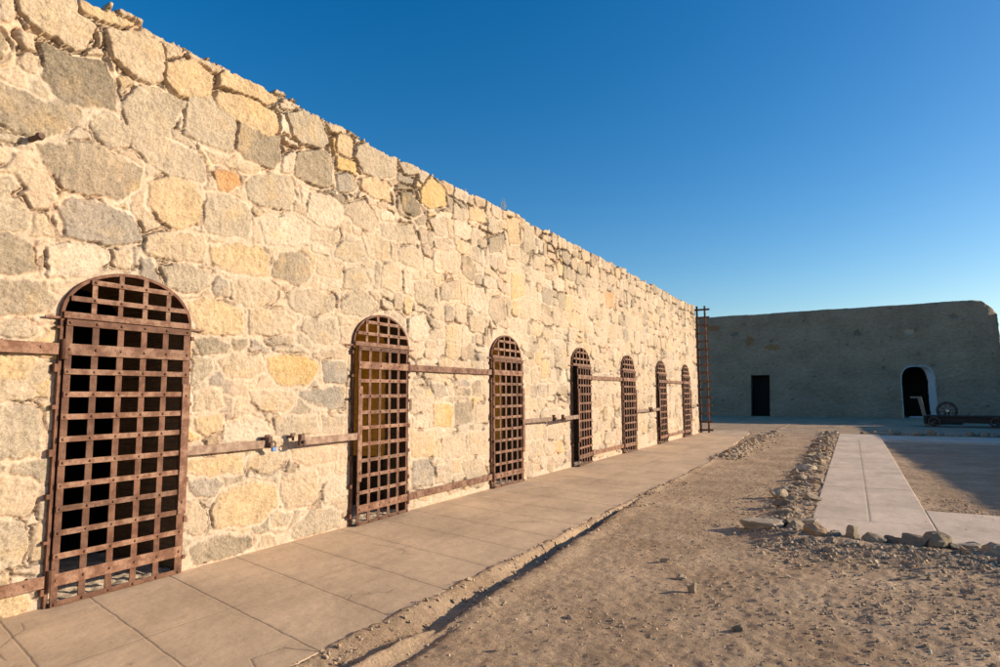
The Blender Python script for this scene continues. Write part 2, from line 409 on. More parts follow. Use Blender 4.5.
# ------------------------------------------------------------------ THE LONG STONE WALL
def build_wall():
    ys = list(np.arange(-3, 1.6, .03)); y = 1.6
    while y < WALL_END: ys.append(y); y += .0072*max(1, y/4.2)
    ys.append(WALL_END); ys = np.array(ys); nu = len(ys)
    dt = .0082; ts = np.arange(-.12, 5.35, dt); nv = len(ts)
    Y, T = np.meshgrid(ys, ts, indexing='ij')
    dY = np.gradient(ys)[:, None]*np.ones((1, nv))
    def sdf_all(y, z):
        s = np.full(np.shape(y), 9.)
        for gy in GATES_Y: s = np.minimum(s, arch_sdf(y, z, gy+GW/2, GW/2-.005, ZSPRING+.02, ZAPEX))
        return s
    Y2, T2, S = snap(Y, T, None, sdf_all, dY, dt)
    # warped domain for irregular stones
    wx = .034*fbm(Y2*6, T2*6, 3, 3)+.017*fbm(Y2*24, T2*24, 3, 5); wy = .034*fbm(Y2*6, T2*6, 3, 4)+.017*fbm(Y2*24, T2*24, 3, 6)
    PY = Y2+wx; PT = T2+wy
    # traced stones
    sd = np.full(Y.shape, 1e3, np.float32); sid = np.full(Y.shape, -1, np.int32)
    cols = []; heights = []
    for k, (c, P) in enumerate(TRACED):
        cen = P.mean(0)
        lo = P.min(0)-.12; hi = P.max(0)+.12
        i0, i1 = np.searchsorted(ys, [lo[0], hi[0]]); j0, j1 = np.searchsorted(ts, [lo[1], hi[1]])
        if i1 <= i0 or j1 <= j0: cols.append(C_[c]); heights.append(.01); continue
        q = poly_sdf(P, PY[i0:i1, j0:j1], PT[i0:i1, j0:j1])
        # round the corners a little
        sub = sd[i0:i1, j0:j1]; m = q < sub; sub[m] = q[m]; sid[i0:i1, j0:j1][m] = k
        cols.append(C_[c]); heights.append(.003+.010*random.random())
    ntr = len(TRACED)
    # procedural rubble in between: seeds in loose courses
    seeds = []
    y = -3.2
    zrow = 0.08; rows = []
    while zrow < 5.4:
        h = random.uniform(.25, .42); rows.append((zrow, h)); zrow += h
    for z0, h in rows:
        y = -3.2+random.random()*.3
        while y < WALL_END+.3:
            w = random.uniform(.26, .56)*(1.0 if random.random() > .28 else .5)
            if random.random() < .22:
                seeds.append((y+w/2, z0+h*.27, w*.5, h*.27)); seeds.append((y+w/2+random.uniform(-.05, .05), z0+h*.77, w*.5, h*.25))
            else:
                seeds.append((y+w/2, z0+h/2+random.uniform(-.07, .07), w/2, h/2))
            y += w+.0
    f1 = np.full(Y.shape, 1e3, np.float32); f2 = f1.copy(); pid = np.full(Y.shape, 0, np.int32); scl = np.ones(Y.shape, np.float32)
    keys = 'gggGTTTTTYYPPgGB'
    for k, (cy, cz, hw, hh) in enumerate(seeds):
        an = random.uniform(-.25, .25); ca, sa = math.cos(an), math.sin(an)
        r = 2.1
        i0, i1 = np.searchsorted(ys, [cy-hw*r-.1, cy+hw*r+.1]); j0, j1 = np.searchsorted(ts, [cz-hh*r-.1, cz+hh*r+.1])
        c = random.choice(keys); base = np.array(C_[c] if random.random() > .03 else C_['Z']); cols.append(tuple(base*random.uniform(.86, 1.1)))
        heights.append(random.uniform(.001, .013))
        if i1 <= i0 or j1 <= j0: continue
        dx = PY[i0:i1, j0:j1]-cy; dz = PT[i0:i1, j0:j1]-cz
        a = np.abs(dx*ca+dz*sa)/hw; b = np.abs(-dx*sa+dz*ca)/hh
        d = (a**2.8+b**2.8)**(1/2.8)
        s1 = f1[i0:i1, j0:j1]; s2 = f2[i0:i1, j0:j1]
        m = d < s1
        s2[:] = np.where(m, s1, np.minimum(s2, d)); s1[m] = d[m]; pid[i0:i1, j0:j1][m] = k; scl[i0:i1, j0:j1][m] = min(hw, hh)
    gapn = .010+.012*fbm(Y2*1.7, T2*1.7, 3, 33)
    sp = np.maximum(-(f2-f1)*.5*scl*1.15+gapn, (f1-1.12)*scl)
    sp = np.maximum(sp, .022+gapn*.5-sd)               # keep clear of traced ones
    m = sp < sd
    sdf = np.where(m, sp, sd); ids = np.where(m, ntr+pid, np.where(sd < 900, sid, ntr+pid))
    cols = np.array(cols, np.float32); heights = np.array(heights, np.float32)
    # how full the joints are: open near the top, plastered lower down
    region = .22+.60*fbm(Y2*.55, T2*.8, 3, 41)+(.72-.34*sst(5, 9, Y2))*sst(3.6, 4.5, T2)-.12*sst(2.6, .6, T2)+.12*sst(4.5, 2.5, Y2)
    openj = np.clip(region, 0, 1)
    H = heights[ids]*(.45+1.1*openj)
    topz = 4.64+.05*np.clip((Y2-4)/14, 0, 1)
    inn = sst(.007, -.013, sdf+.007*fbm(Y2*31, T2*31, 2, 18))                         # stone profile
    rnd = RNG.normal(size=(len(heights), 2)).astype(np.float32)
    tilt = (rnd[ids, 0]*(Y2-np.floor(Y2/.3)*.3-.15)*0)
    face = .008*fbm(Y2*8+ids*.37, T2*8, 4, 8, .62)+.006*(1-2*np.abs(fbm(Y2*10+ids*1.7, T2*13+ids*.9, 3, 19)))+.004*fbm(Y2*36, T2*36, 3, 9, .6)
    h = inn*(H+face*1.4)+(1-inn)*(-.016*openj+.005*fbm(Y2*14, T2*14, 3, 12))
    # cracks beside the stones
    cr = np.exp(-((sdf-.004)/(.0045+.0012*np.maximum(Y2-4, 0)))**2)
    cm = sst(-.01, .20, fbm(Y2*3.3, T2*3.3, 4, 21)+.40*(openj-.35)+.05*sst(5, 3, Y2))
    h -= cr*cm*(.024+.045*openj)
    deep = (1-inn)*sst(.45, .95, openj)*sst(-.05, .25, fbm(Y2*2.2+9, T2*2.2, 2, 22)); h -= deep*.040
    h += .02*fbm(Y2*.45, T2*.6, 2, 30)
    # calm around the gates and under the iron straps
    calm = sst(.02, .10, sdf_all(Y2, T2)); h = h*(.25+.75*calm)+.004*(1-calm)
    for lo, hi in ((.10, .27), (.93, 1.14), (1.74, 1.95)):
        band = sst(lo-.04, lo, T2)*sst(hi+.04, hi, T2); h = np.where(band > 0, h*(1-band)+np.minimum(h, .018)*band, h)
    # top of the wall
    zt = np.full(nu, 4.62); yy = -3
    while yy < WALL_END+.2:
        w = random.uniform(.15, .62); o = random.choice([-.045, -.02, -.008, 0, .0, .012, .03, .05]); sel = (ys >= yy) & (ys < yy+w); zt[sel] += o; yy += w
    zt += np.interp(ys, [-3, 1.8, 2.35, 2.4, 4, 7, 12, 24], [.12, .10, -.02, .0, .0, .0, .09, .12])
    zt += .022*fbm(ys*4, ys*0, 3, 51)+.012*fbm(ys*17, ys*0, 3, 52)
    ker = np.ones(3)/3; zt[1:-1] = np.convolve(zt, ker, 'same')[1:-1]
    Zt = zt[:, None]*np.ones((1, nv))
    over = np.maximum(T2-Zt, 0)
    cap = sst(.10, .03, Zt-T2)*sst(-.02, .0, Zt-T2)
    h += cap*.022*(fbm(Y2*2.4, T2*0, 2, 55)+.3)
    rough_top = .014*fbm(Y2*7, T2*7, 3, 56)
    X = WALL_X+h-np.minimum(over, 9)*.95
    Z = np.minimum(T2, Zt)+np.where(over > 0, rough_top*np.minimum(over*8, 1)+.02*(h > 0), 0)
    # colours
    mort = np.array([.665, .525, .405])
    mn = fbm(Y2*1.1, T2*1.4, 4, 61)[..., None]; mn2 = fbm(Y2*6, T2*6, 4, 62)[..., None]
    mc = mort*(1+.16*mn+.12*mn2)+np.array([.03, -.015, -.03])*np.clip(mn*2, -1, 1)
    sc = cols[ids]
    big = fbm(Y2*4+ids*3.7, T2*4+ids*1.3, 3, 63)[..., None]; sc = sc*(1+.22*big)
    stain = np.clip(fbm(Y2*3.3+ids*.7, T2*3.3, 3, 64)-.12, 0, 1)[..., None]
    sc = sc*(1-stain)+np.array([.62, .43, .20])*stain
    veil = np.clip(.33+.95*fbm(Y2*1.3+4, T2*1.3, 3, 65)+.35*fbm(Y2*8, T2*8, 3, 66)+.22*np.clip((Y2-4)/6, 0, 1)[...], 0, .85)*(1-.7*openj)   # thin mortar smeared over stones
    veil = np.where(m, veil, veil*(.42+.35*sst(4, 7, Y2)))[..., None]
    sc = sc*(1-veil)+mc*veil
    tro = fbm(Y2*2.1+.5*T2, T2*5.5, 4, 67, .6)[..., None]; mc = mc*(1+.10*tro)
    pale = sst(.18, .45, fbm(Y2*1.9+7, T2*1.9, 4, 68))[..., None]; mc = mc*(1-pale)+np.array([.72, .61, .50])*pale
    rust = (np.exp(-np.maximum(sdf_all(Y2, T2), 0)/.05)*.30*np.clip(.5+fbm(Y2*5, T2*2, 2, 69), 0, 1))[..., None]; mc = mc*(1-rust)+np.array([.42, .22, .13])*rust
    w = sst(.010, -.016, sdf+.010*fbm(Y2*40, T2*40, 2, 17))[..., None]; Cc = mc*(1-w)+sc*w
    Cc = Cc*(1-.55*(cr*cm)[..., None])                        # colour darkened along the cracks
    gran = np.clip(.14+w[..., 0]*(1-veil[..., 0])*(1.35-1.7*sc.mean(-1)), 0, 1)
    V = np.stack([X, Y2, Z], -1).reshape(-1, 3)
    s4 = np.minimum(np.minimum(S[:-1, :-1], S[1:, :-1]), np.minimum(S[:-1, 1:], S[1:, 1:]))
    sM = np.maximum(np.maximum(S[:-1, :-1], S[1:, :-1]), np.maximum(S[:-1, 1:], S[1:, 1:]))
    keep = ~((s4 < -1e-6) | (sM <= 1e-6))
    Fq = grid_faces(nu, nv, keep)
    Col = (Cc*np.array([.84, .812, .785])).reshape(-1, 3).clip(.02, .9)
    return V, Fq, Col, gran.ravel(), keep, nu, nv, ys, zt

blk = empty('stone_cell_block', (WALL_X, 0, 0))
tag(blk, 'long sunlit rubble stone cell block with seven arched iron gates in its wall', 'building')
V, Fq, Col, gran, keep, nu, nv, ys, zt = build_wall()
off = np.array([WALL_X, 0, 0])
me = np_mesh('stone_wall', V-off, Fq, True, {'Col': Col, 'gran': gran})
link('stone_wall', me, M_STONE, blk)
DEPTH = 1.0
for gi, gy in enumerate(GATES_Y):
    reg = np.zeros(keep.shape, bool); i0, i1 = np.searchsorted(ys, [gy-.15, gy+GW+.15]); reg[i0:i1] = True
    ed = hole_edges(keep, reg, nv)
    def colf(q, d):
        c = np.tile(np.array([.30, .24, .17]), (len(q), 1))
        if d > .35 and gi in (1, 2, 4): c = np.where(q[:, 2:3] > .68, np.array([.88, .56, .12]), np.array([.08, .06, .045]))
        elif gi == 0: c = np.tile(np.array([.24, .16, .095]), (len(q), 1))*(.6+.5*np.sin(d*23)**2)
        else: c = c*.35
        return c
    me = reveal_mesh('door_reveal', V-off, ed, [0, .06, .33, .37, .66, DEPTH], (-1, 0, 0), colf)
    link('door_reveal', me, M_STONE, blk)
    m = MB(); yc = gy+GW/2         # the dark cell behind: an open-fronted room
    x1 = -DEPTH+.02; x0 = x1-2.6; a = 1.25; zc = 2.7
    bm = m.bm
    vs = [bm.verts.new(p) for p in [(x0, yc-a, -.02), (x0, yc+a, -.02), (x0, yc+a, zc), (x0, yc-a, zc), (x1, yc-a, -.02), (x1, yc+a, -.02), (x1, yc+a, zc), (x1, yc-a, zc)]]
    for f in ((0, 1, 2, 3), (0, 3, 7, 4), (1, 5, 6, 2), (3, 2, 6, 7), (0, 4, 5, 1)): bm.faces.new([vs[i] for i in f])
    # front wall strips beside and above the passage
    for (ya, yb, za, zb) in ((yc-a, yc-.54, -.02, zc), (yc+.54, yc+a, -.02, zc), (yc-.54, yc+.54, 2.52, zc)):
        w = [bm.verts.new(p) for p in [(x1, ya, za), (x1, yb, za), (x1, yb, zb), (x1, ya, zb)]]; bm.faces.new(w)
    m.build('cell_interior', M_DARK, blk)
    # rubbly threshold floor in the passage
    gx, gz = np.meshgrid(np.linspace(-DEPTH-.4, .0, 60), np.linspace(gy-.02, gy+GW+.02, 60), indexing='ij')
    hz = .012+.03*np.clip(fbm(gx*9, gz*9, 4, 70+gi), -1, 1)*sst(0, -.12, gx)
    cc = np.array([.78, .64, .48])*(1+.3*fbm(gx*7, gz*7, 3, 90)[..., None]); cc = cc.reshape(-1, 3)
    me = np_mesh('threshold_floor', np.stack([gx, gz, hz], -1).reshape(-1, 3), grid_faces(60, 60)[:, ::-1], True, {'Col': cc, 'gran': np.full(3600, .5)})
    link('threshold_floor', me, M_STONE, blk)
m = MB(); m.box(-9.0, -.62, -3, WALL_END-.004, 4.25, 4.55); m.build('roof_slab', M_WALK, blk)
m = MB(); m.box(-9.0, -8.4, -3, WALL_END-.004, -.1, 4.24); m.box(-8.398, -.18, WALL_END-.25, WALL_END-.003, -.1, 4.24); m.box(-8.398, -.18, -3, -2.75, -.1, 4.24)
# end face of the wall, rough
ez, ex = np.meshgrid(np.linspace(-.1, 4.60, 160), np.linspace(0, 1, 220), indexing='ij')
m.build('side_walls', plain('side_stone', (.42, .35, .27), .95, bs=12, bd=.05), blk)
ey = WALL_END+.02+.03*fbm(ez*4, ex*24, 4, 77); ey[:, 0] = WALL_END-.002; ey[-1, :] = WALL_END-.002
xx = .0-8.9*ex; cc = np.array([.45, .37, .27])*(1+.35*fbm(ez*4, ex*24, 3, 78)[..., None])
me = np_mesh('end_wall', np.stack([xx, ey, ez], -1).reshape(-1, 3), grid_faces(160, 220), True, {'Col': cc.reshape(-1, 3), 'gran': np.full(160*220, .7)})
link('end_wall', me, M_STONE, blk)

# ------------------------------------------------------------------ GATES
BW, BT = .050, .010
def arc_pts(hw, zs, za, n=28, base=None):
    p = [(-hw, 0.0)] if base is None else [(-hw, base)]
    for k in range(n+1):
        a = math.pi-math.pi*k/n; p.append((hw*math.cos(a), zs+(za-zs)*math.sin(a)))
    p.append((hw, 0.0 if base is None else base)); return p
def rivet_row(m, ypos, z, x, r=.0135):
    for yv in ypos: m.dome((x+.005, yv, z), r*random.uniform(.85, 1.15), .014)
def wob(a=.003): return random.uniform(-a, a)
GATE_LABELS = [
 'nearest rusty iron lattice gate in the stone wall, large at the left edge',
 'second lattice gate from the near end, its latch bar pointing left toward the padlock',
 'third lattice gate from the near end, strap-hinged to the second gate by two long bars',
 'fourth lattice gate from the near end, ajar with a dark gap at its left',
 'fifth lattice gate from the near end, right of the gate that stands ajar',
 'sixth lattice gate from the near end, next to last before the wall corner',
 'farthest lattice gate, last before the iron ladder at the wall corner']
AJAR = [.0, .035, .03, .085, .02, .025, .02]
ROWS = [12, 11, 11, 11, 11, 11, 11]
def make_gate(k, gy):
    hl = HINGE_LEFT[k]; hw = GW/2
    g = empty('lattice_gate', (WALL_X, gy+hw, 0)); tag(g, GATE_LABELS[k], 'gate', 'iron lattice gates along the stone wall')
    # frame: flat iron bent round the opening
    m = MB(); bm = m.bm; P = arc_pts(hw+.004, ZSPRING+.02, ZAPEX+.004); Q = arc_pts(hw-.020, ZSPRING+.02, ZAPEX-.020)
    xf, xb = .040, -.05
    rings = [[bm.verts.new((x, q[0], q[1])) for q, x in ((p, xf), (i, xf), (i, xb), (p, xb))] for p, i in zip(P, Q)]
    for a, b in zip(rings[:-1], rings[1:]):
        for s in range(4): bm.faces.new((a[s], a[(s+1) % 4], b[(s+1) % 4], b[s]))
    bm.faces.new(rings[0]); bm.faces.new(rings[-1][::-1])
    for sgn in (-1, 1):
        for z in (.12, .45, .78, 1.1, 1.42, 1.72, 2.0):
            m.box(.0, .048, *sorted((sgn*(hw+.002), sgn*(hw+.030))), z+wob(.02)-.018, z+.02)
    m.build('arch_frame', M_IRON_V, g)
    for sgn in (-1, 1):
        m = MB(); m.box(.02, .034, *sorted((sgn*(hw+.006), sgn*(hw+.09+random.random()*.07))), 2.075, 2.092)
        m.build('anchor_tab', M_IRON, g)
    # transom grille
    tr = MB(); tr.box(.046, .058, -hw+.008, hw-.008, 2.082, 2.132, .002)
    t = tr.build('transom_grille', M_IRON, g)
    nb = 4; ypos = [(-hw+.02)+(GW-.04)*i/5 for i in range(6)]
    for z in (2.235, 2.375):
        e = (hw-.012)*math.sqrt(max(0, 1-((z+.02-ZSPRING-.02)/(ZAPEX-ZSPRING-.02))**2))
        b = MB(); b.box(.046, .057, -e, e, z-.020, z+.020, .002)
        rivet_row(b, [y for y in ypos[1:-1] if abs(y) < e-.02], z, .057); b.build('horizontal_bar', M_IRON, t)
    for y in ypos[1:-1]:
        zt_ = ZSPRING+.02+(ZAPEX-ZSPRING-.035)*math.sqrt(1-((abs(y)+.02)/hw)**2)
        b = MB(); b.box(.034, .0455, y-.020+wob(), y+.020, 2.09, zt_); b.build('vertical_bar', M_IRON, t)
    # leaf, hung on the hinge side
    ajar = AJAR[k]; L = GW-.05; ang = math.asin(min(.5, ajar/L)) if ajar else 0
    hy = -hw+.025 if hl else hw-.025
    leaf = MB(); sg = 1 if hl else -1      # leaf grows toward +y when hinged left
    def yb(a, b): return (min(sg*a, sg*b), max(sg*a, sg*b))
    z0, z1 = .024, 2.055; x = .048
    leaf.box(x, x+BT, *yb(.0, BW), z0-.02, z1+.015, .002); leaf.box(x, x+BT, *yb(L-BW, L), z0-.02, z1+.015, .002)
    leaf.box(x+BT+.001, x+2*BT, *yb(0, L), z1-.03, z1+.020, .002); leaf.box(x+BT+.001, x+2*BT, *yb(0, L), z0-.019, z0+.020, .002)
    rivet_row(leaf, [sg*(BW/2+(L-BW)*i/5) for i in range(6)], z1-.005, x+2*BT); rivet_row(leaf, [sg*(BW/2+(L-BW)*i/5) for i in range(6)], z0, x+2*BT)
    for zc in (1.85, .19): leaf.cyl((x+.012, 0, zc-.075), (x+.012, 0, zc+.075), .024, seg=10)
    lf = leaf.build('door_leaf', M_IRON_V, g, (0, hy, 0))
    lf.rotation_euler = (0, 0, -sg*ang if True else 0)
    yv = [BW/2+(L-BW)*i/5 for i in range(6)]
    for a in yv[1:-1]:
        b = MB(); o = wob(.004); b.box(x, x+BT, *yb(a-BW/2+o, a+BW/2+o), z0-.015, z1+.01, .0015); b.build('vertical_bar', M_IRON_V, lf)
    n = ROWS[k]
    zz = [z0+(z1-z0)*i/n for i in range(1, n)]
    zz = [.19+(1.85-.19)*i/(n-2) for i in range(1, n-2)]
    for z in zz:
        o = wob(.004); b = MB()
        e0 = .0; e1 = L
        b.box(x+BT+.001, x+2*BT, *yb(e0, e1), z-.021+o, z+.021+o, .0015)
        rivet_row(b, [sg*q for q in yv], z+o, x+2*BT); hb = b.build('horizontal_bar', M_IRON, lf); hb.rotation_euler = (random.uniform(-.004, .004), 0, random.uniform(-.003, .003))
    for z, w in ((1.85, .043), (.19, .044)):
        b = MB(); b.box(x+BT+.001, x+2*BT+.004, *yb(-.012, L), z-w, z+w, .002); rivet_row(b, [sg*q for q in yv], z, x+2*BT+.004, .013)
        b.build('hinge_strap', M_IRON, lf)
    # latch plate standing along the free edge and the long latch bar on it
    b = MB(); b.box(x+2*BT+.001, x+2*BT+.013, *yb(L-.055, L+.018), .50, 1.60, .002); rivet_row(b, [sg*(L-.02)], 1.5, x+2*BT+.013, .014); rivet_row(b, [sg*(L-.02)], .6, x+2*BT+.013, .014)
    b.build('latch_plate', M_IRON, lf)
    if k < 6 or True:
        ln = [.85, .88, 1.12, 1.03, 1.06, 1.0, .8][k]
        b = MB(); b.box(x+.012, x+.028, *yb(L+.0185, L+ln), .985, 1.062, .002)
        b.build('latch_bar', M_IRON_G, lf)
        b = MB(); b.box(x+.008, x+.060, *yb(L+ln+.001, L+ln+.05), .985, 1.10, .004); b.box(x+.062, x+.085, *yb(L+ln+.010, L+ln+.035), .99, 1.04)
        b.tube([(x+.070, sg*(L+ln+.055)+.022*math.cos(a), 1.02+.028*math.sin(a)) for a in [i*math.pi/6 for i in range(12)]], .008, 6, True)
        b.build('hasp', M_IRON_D, lf)
    return g, lf
for k, gy in enumerate(GATES_Y): make_gate(k, gy)

# long straps bolted to the wall between paired hinges
def strap(y0, y1, z, w, label):
    m = MB(); m.box(.040, .053, y0, y1, -w, w, .002)
    n = max(2, int((y1-y0)/.28))
    for i in range(n): m.dome((.056, y0+(y1-y0)*(i+.5)/n+wob(.03), wob(.01)), .015, .012)
    o = m.build('hinge_strap', M_IRON, None, (WALL_X, 0, z)); tag(o, label, 'iron strap', 'flat iron straps fixed along the stone wall')
strap(-1.0, GATES_Y[0]-.012, 1.85, .042, 'upper iron strap running left from the nearest gate to the photo edge')
strap(-1.0, GATES_Y[0]-.012, .19, .042, 'lower iron strap running left from the nearest gate near the ground')
names = {1: 'second and third', 3: 'fourth and fifth', 5: 'sixth and farthest'}
for k in (1, 3, 5):
    a = GATES_Y[k]+GW+.012; b = GATES_Y[k+1]-.012
    strap(a, b, 1.85, .042, 'upper rusty strap spanning the wall between the %s gates' % names[k])
    strap(a, b, .19, .046, 'lower rusty strap spanning the wall between the %s gates' % names[k])
# hooks the latch bars reach to: staples set in the wall
for i, (y, w) in enumerate(((4.28, 'beside the blue padlock'), (4.60, 'at the end of the second gate\'s latch bar'))):
    m = MB(); m.box(-.03, .085, -.011, .011, -.015, .015, .003); m.box(.075, .098, -.028, .028, .012, .040, .004); m.box(.078, .096, -.012, .012, -.04, .036, .003)
    o = m.build('wall_staple', M_IRON_D, None, (WALL_X, y, 1.075)); tag(o, 'rusty iron staple set in the wall '+w, 'staple')
# padlock
pl = empty('padlock', (WALL_X+.115, 4.335, .995)); tag(pl, 'small blue padlock hanging from the nearest gate\'s latch bar', 'padlock')
m = MB(); m.box(-.013, .013, -.026, .026, -.045, .0, .005); m.build('lock_body', M_LOCK, pl)
m = MB(); m.tube([(0, -.016, 0), (0, -.016, .03)]+[(0, .016*math.cos(a), .03+.016*math.sin(a)) for a in [math.pi*(1-i/6) for i in range(1, 6)]]+[(0, .016, .03), (0, .016, 0)], .0045, 6); m.build('shackle', M_STEEL, pl)
# rusty stub high on the wall at the left
m = MB(); m.cyl((-.06, 0, 0), (.10, .015, .01), .022, .019, 12); m.cyl((.094, .0145, .0095), (.125, .018, .012), .030, .024, 8)
o = m.build('iron_stub', M_IRON_D, None, (WALL_X, 2.15, 3.36)); tag(o, 'short rusty iron stub sticking out high on the stone wall at left', 'iron stub')

# ------------------------------------------------------------------ iron ladder at the wall corner
lad = empty('iron_ladder', (WALL_X+.02, WALL_END+.28, 0)); tag(lad, 'tall rusty lattice ladder standing at the far corner of the stone wall', 'ladder')
for xx_ in (.0, .29):
    m = MB(); m.box(xx_-.036, xx_+.036, -.02, .02, 0, 4.82, .004); m.build('rail', M_IRON_D, lad)
for i in range(16):
    m = MB(); m.box(-.15, .46+wob(.03), -.036, -.022, .10+i*.305-.038, .10+i*.305+.038, .003); m.build('rung', M_IRON_D, lad)

# ------------------------------------------------------------------ dry weeds on top of the wall
def weed(y, n, h, label):
    m = MB()
    for i in range(n):
        a = random.uniform(-.5, .5); b = random.uniform(-.3, .3); L = h*random.uniform(.5, 1)
        p = [(random.uniform(-.02, .02), random.uniform(-.05, .05), -.03)]
        for s in range(1, 5): p.append((p[0][0]+a*L*.25*s/4, p[0][1]+b*L*s/4*(1+.3*s/4), L*s/4))
        m.tube(p, .004, 4)
        for s in (2, 3, 4):
            q = Vector(p[s]); m.tube([q, q+Vector((0, random.uniform(-.05, .05), .06))], .003, 4)
    o = m.build('dry_weed', M_TWIG, None, (WALL_X-.12, y, float(np.interp(y, ys, zt)))); tag(o, label, 'weed')
weed(9.45, 5, .20, 'thin dry weed growing on top of the stone wall above the third gate')
weed(8.2, 4, .08, 'short tuft of dry weed on the wall top left of the tall weed')

# ------------------------------------------------------------------ FAR BUILDING
FY = 43.2
def far_arch(u, z):
    q = (np.abs((u-3.27)/.79)**3.2+(np.maximum(z-1.9, 0)/1.02)**3.2)**(1/3.2)
    return (q-1)*.8
def build_far():
    # u runs along the front from left to right, then round the corner and back
    us = np.concatenate([np.arange(-16, -7, .15), np.arange(-7, 8.2, .045), np.arange(8.2, 16, .2)]); ts_ = np.arange(-.15, 7.4, .045); nu, nv = len(us), len(ts_)
    Uu, T = np.meshgrid(us, ts_, indexing='ij')
    def sd(u, z):
        a = np.maximum(np.abs(u+5.17-.03*(z-1.3))-.56, z-2.60)
        b = far_arch(u, z)
        return np.minimum(a, b)
    du = np.gradient(us)[:, None]*np.ones((1, nv))
    U1, T1, S = snap(Uu, T, None, sd, np.minimum(du, .045), .045)
    rc = 1.1; uc = 6.15                          # rounded corner
    ang = np.clip((U1-uc)/rc, 0, np.pi/2); ext = np.maximum(U1-uc-rc*np.pi/2, 0)
    h = .07*fbm(U1*.8, T1*.8, 4, 101)+.05*fbm(U1*3, T1*4.5, 4, 102, .65)+.02*fbm(U1*10, T1*11, 2, 107)
    pit = sst(.42, .6, fbm(U1*2.6, T1*2.6, 3, 103)); h -= .05*pit
    # flare of whitewashed plaster round the arched door
    db = far_arch(U1, T1); h += .10*np.exp(-np.maximum(db, 0)/.10)
    batter = (.04*(6.5-T1))+.55*np.exp(-np.maximum(T1, 0)/.6)*sst(5.5, 7.5, U1)
    r = rc+h+batter
    X = np.where(ang > 0, uc+np.sin(ang)*r, U1); Yy = np.where(ang > 0, FY+rc-np.cos(ang)*r+ext, FY-h-batter)
    X = np.where(ext > 0, uc+r, X)
    top = 6.47+np.interp(U1, [-16, -8, 0, 6, 6.6, 7.4, 9], [0, .0, .02, .04, -.02, -.6, -1.1])+.05*fbm(U1*.5, U1*0, 3, 104)+.025*fbm(U1*3, U1*0, 3, 105)
    over = np.maximum(T1-top, 0); Z = np.minimum(T1, top)
    nx = np.where(ang > 0, -np.sin(ang), 0); ny = np.where(ang > 0, np.cos(ang), 1)
    rr = np.minimum(over, .18); Z = Z+.10*np.sin(np.clip(over/.25, 0, 1)*np.pi/2)
    X = X+nx*over; Yy = Yy+ny*over
    base = np.array([.345, .255, .175])
    c = base*(1+.30*fbm(U1*.7, T1*.9, 4, 110)[..., None]+.34*fbm(U1*4, T1*9, 4, 111, .65)[..., None])
    streak = np.clip(fbm(U1*2.2, T1*.25, 3, 112), 0, 1)[..., None]*sst(3, 6.3, T1)[..., None]; c = c*(1-.25*streak)
    for (px, pz, rx, rz, cc) in ((-7.9, 5.75, .5, .18, (.34, .17, .09)), (-5.7, 4.8, .24, .32, (.30, .17, .08)), (-4.35, 4.33, .48, .18, (.34, .20, .09)),
                                 (-6.6, 5.3, .22, .16, (.20, .18, .14)), (.4, 5.0, .25, .16, (.2, .16, .12)), (3.0, 4.95, .28, .16, (.46, .37, .27)), (5.2, 5.7, .2, .15, (.25, .2, .15))):
        w = sst(1.15, .8, np.sqrt(((U1-px)/rx)**2+((T1-pz)/rz)**2)+1.1*fbm(U1*4, T1*5, 4, 120, .65))[..., None]
        c = c*(1-w)+np.array(cc)*w; Yy = Yy+.05*w[..., 0]*(ang <= 0)
    w = sst(.06, .01, np.abs(db)+.05*fbm(U1*6, T1*6, 2, 121))[..., None]*(T1[..., None] < 3.2); c = c*(1-w)+np.array([.50, .51, .52])*w
    c = c*(1-.4*pit[..., None])
    Vv = np.stack([X, Yy, Z], -1).reshape(-1, 3)
    s4 = np.minimum(np.minimum(S[:-1, :-1], S[1:, :-1]), np.minimum(S[:-1, 1:], S[1:, 1:]))
    sM = np.maximum(np.maximum(S[:-1, :-1], S[1:, :-1]), np.maximum(S[:-1, 1:], S[1:, 1:]))
    keep = ~((s4 < -1e-6) | (sM <= 1e-6))
    return Vv, grid_faces(nu, nv, keep), c.reshape(-1, 3).clip(.02, .9), keep, nv, us
far = empty('adobe_building', (0, FY, 0)); tag(far, 'shaded adobe building with a square door and a whitewashed arched door across the yard', 'building')
V, Fq, Col, keep, nv2, us = build_far(); off = np.array([0, FY, 0])
link('front_wall', np_mesh('front_wall', V-off, Fq, True, {'Col': Col, 'gran': np.full(len(V), .55)}), M_PLASTER, far)
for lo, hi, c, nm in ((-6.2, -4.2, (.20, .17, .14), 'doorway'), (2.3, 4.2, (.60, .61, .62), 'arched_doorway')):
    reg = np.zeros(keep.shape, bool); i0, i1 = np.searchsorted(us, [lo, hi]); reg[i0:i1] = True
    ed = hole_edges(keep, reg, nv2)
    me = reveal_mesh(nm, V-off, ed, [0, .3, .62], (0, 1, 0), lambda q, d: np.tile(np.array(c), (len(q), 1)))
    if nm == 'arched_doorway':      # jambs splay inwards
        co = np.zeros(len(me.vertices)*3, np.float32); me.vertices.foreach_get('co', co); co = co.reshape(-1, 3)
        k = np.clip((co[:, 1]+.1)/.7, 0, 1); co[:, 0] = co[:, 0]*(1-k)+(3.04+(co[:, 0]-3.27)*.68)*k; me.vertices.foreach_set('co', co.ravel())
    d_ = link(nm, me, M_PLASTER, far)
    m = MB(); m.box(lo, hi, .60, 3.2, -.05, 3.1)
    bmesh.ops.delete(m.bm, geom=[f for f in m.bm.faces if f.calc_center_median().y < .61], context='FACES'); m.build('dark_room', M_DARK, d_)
m = MB(); m.box(2.75, 3.6, .10, .50, -.02, .07, .02); m.build('lit_floor_strip', M_WHITE, far)  # pale slab added to imitate a lit strip of floor inside the doorway
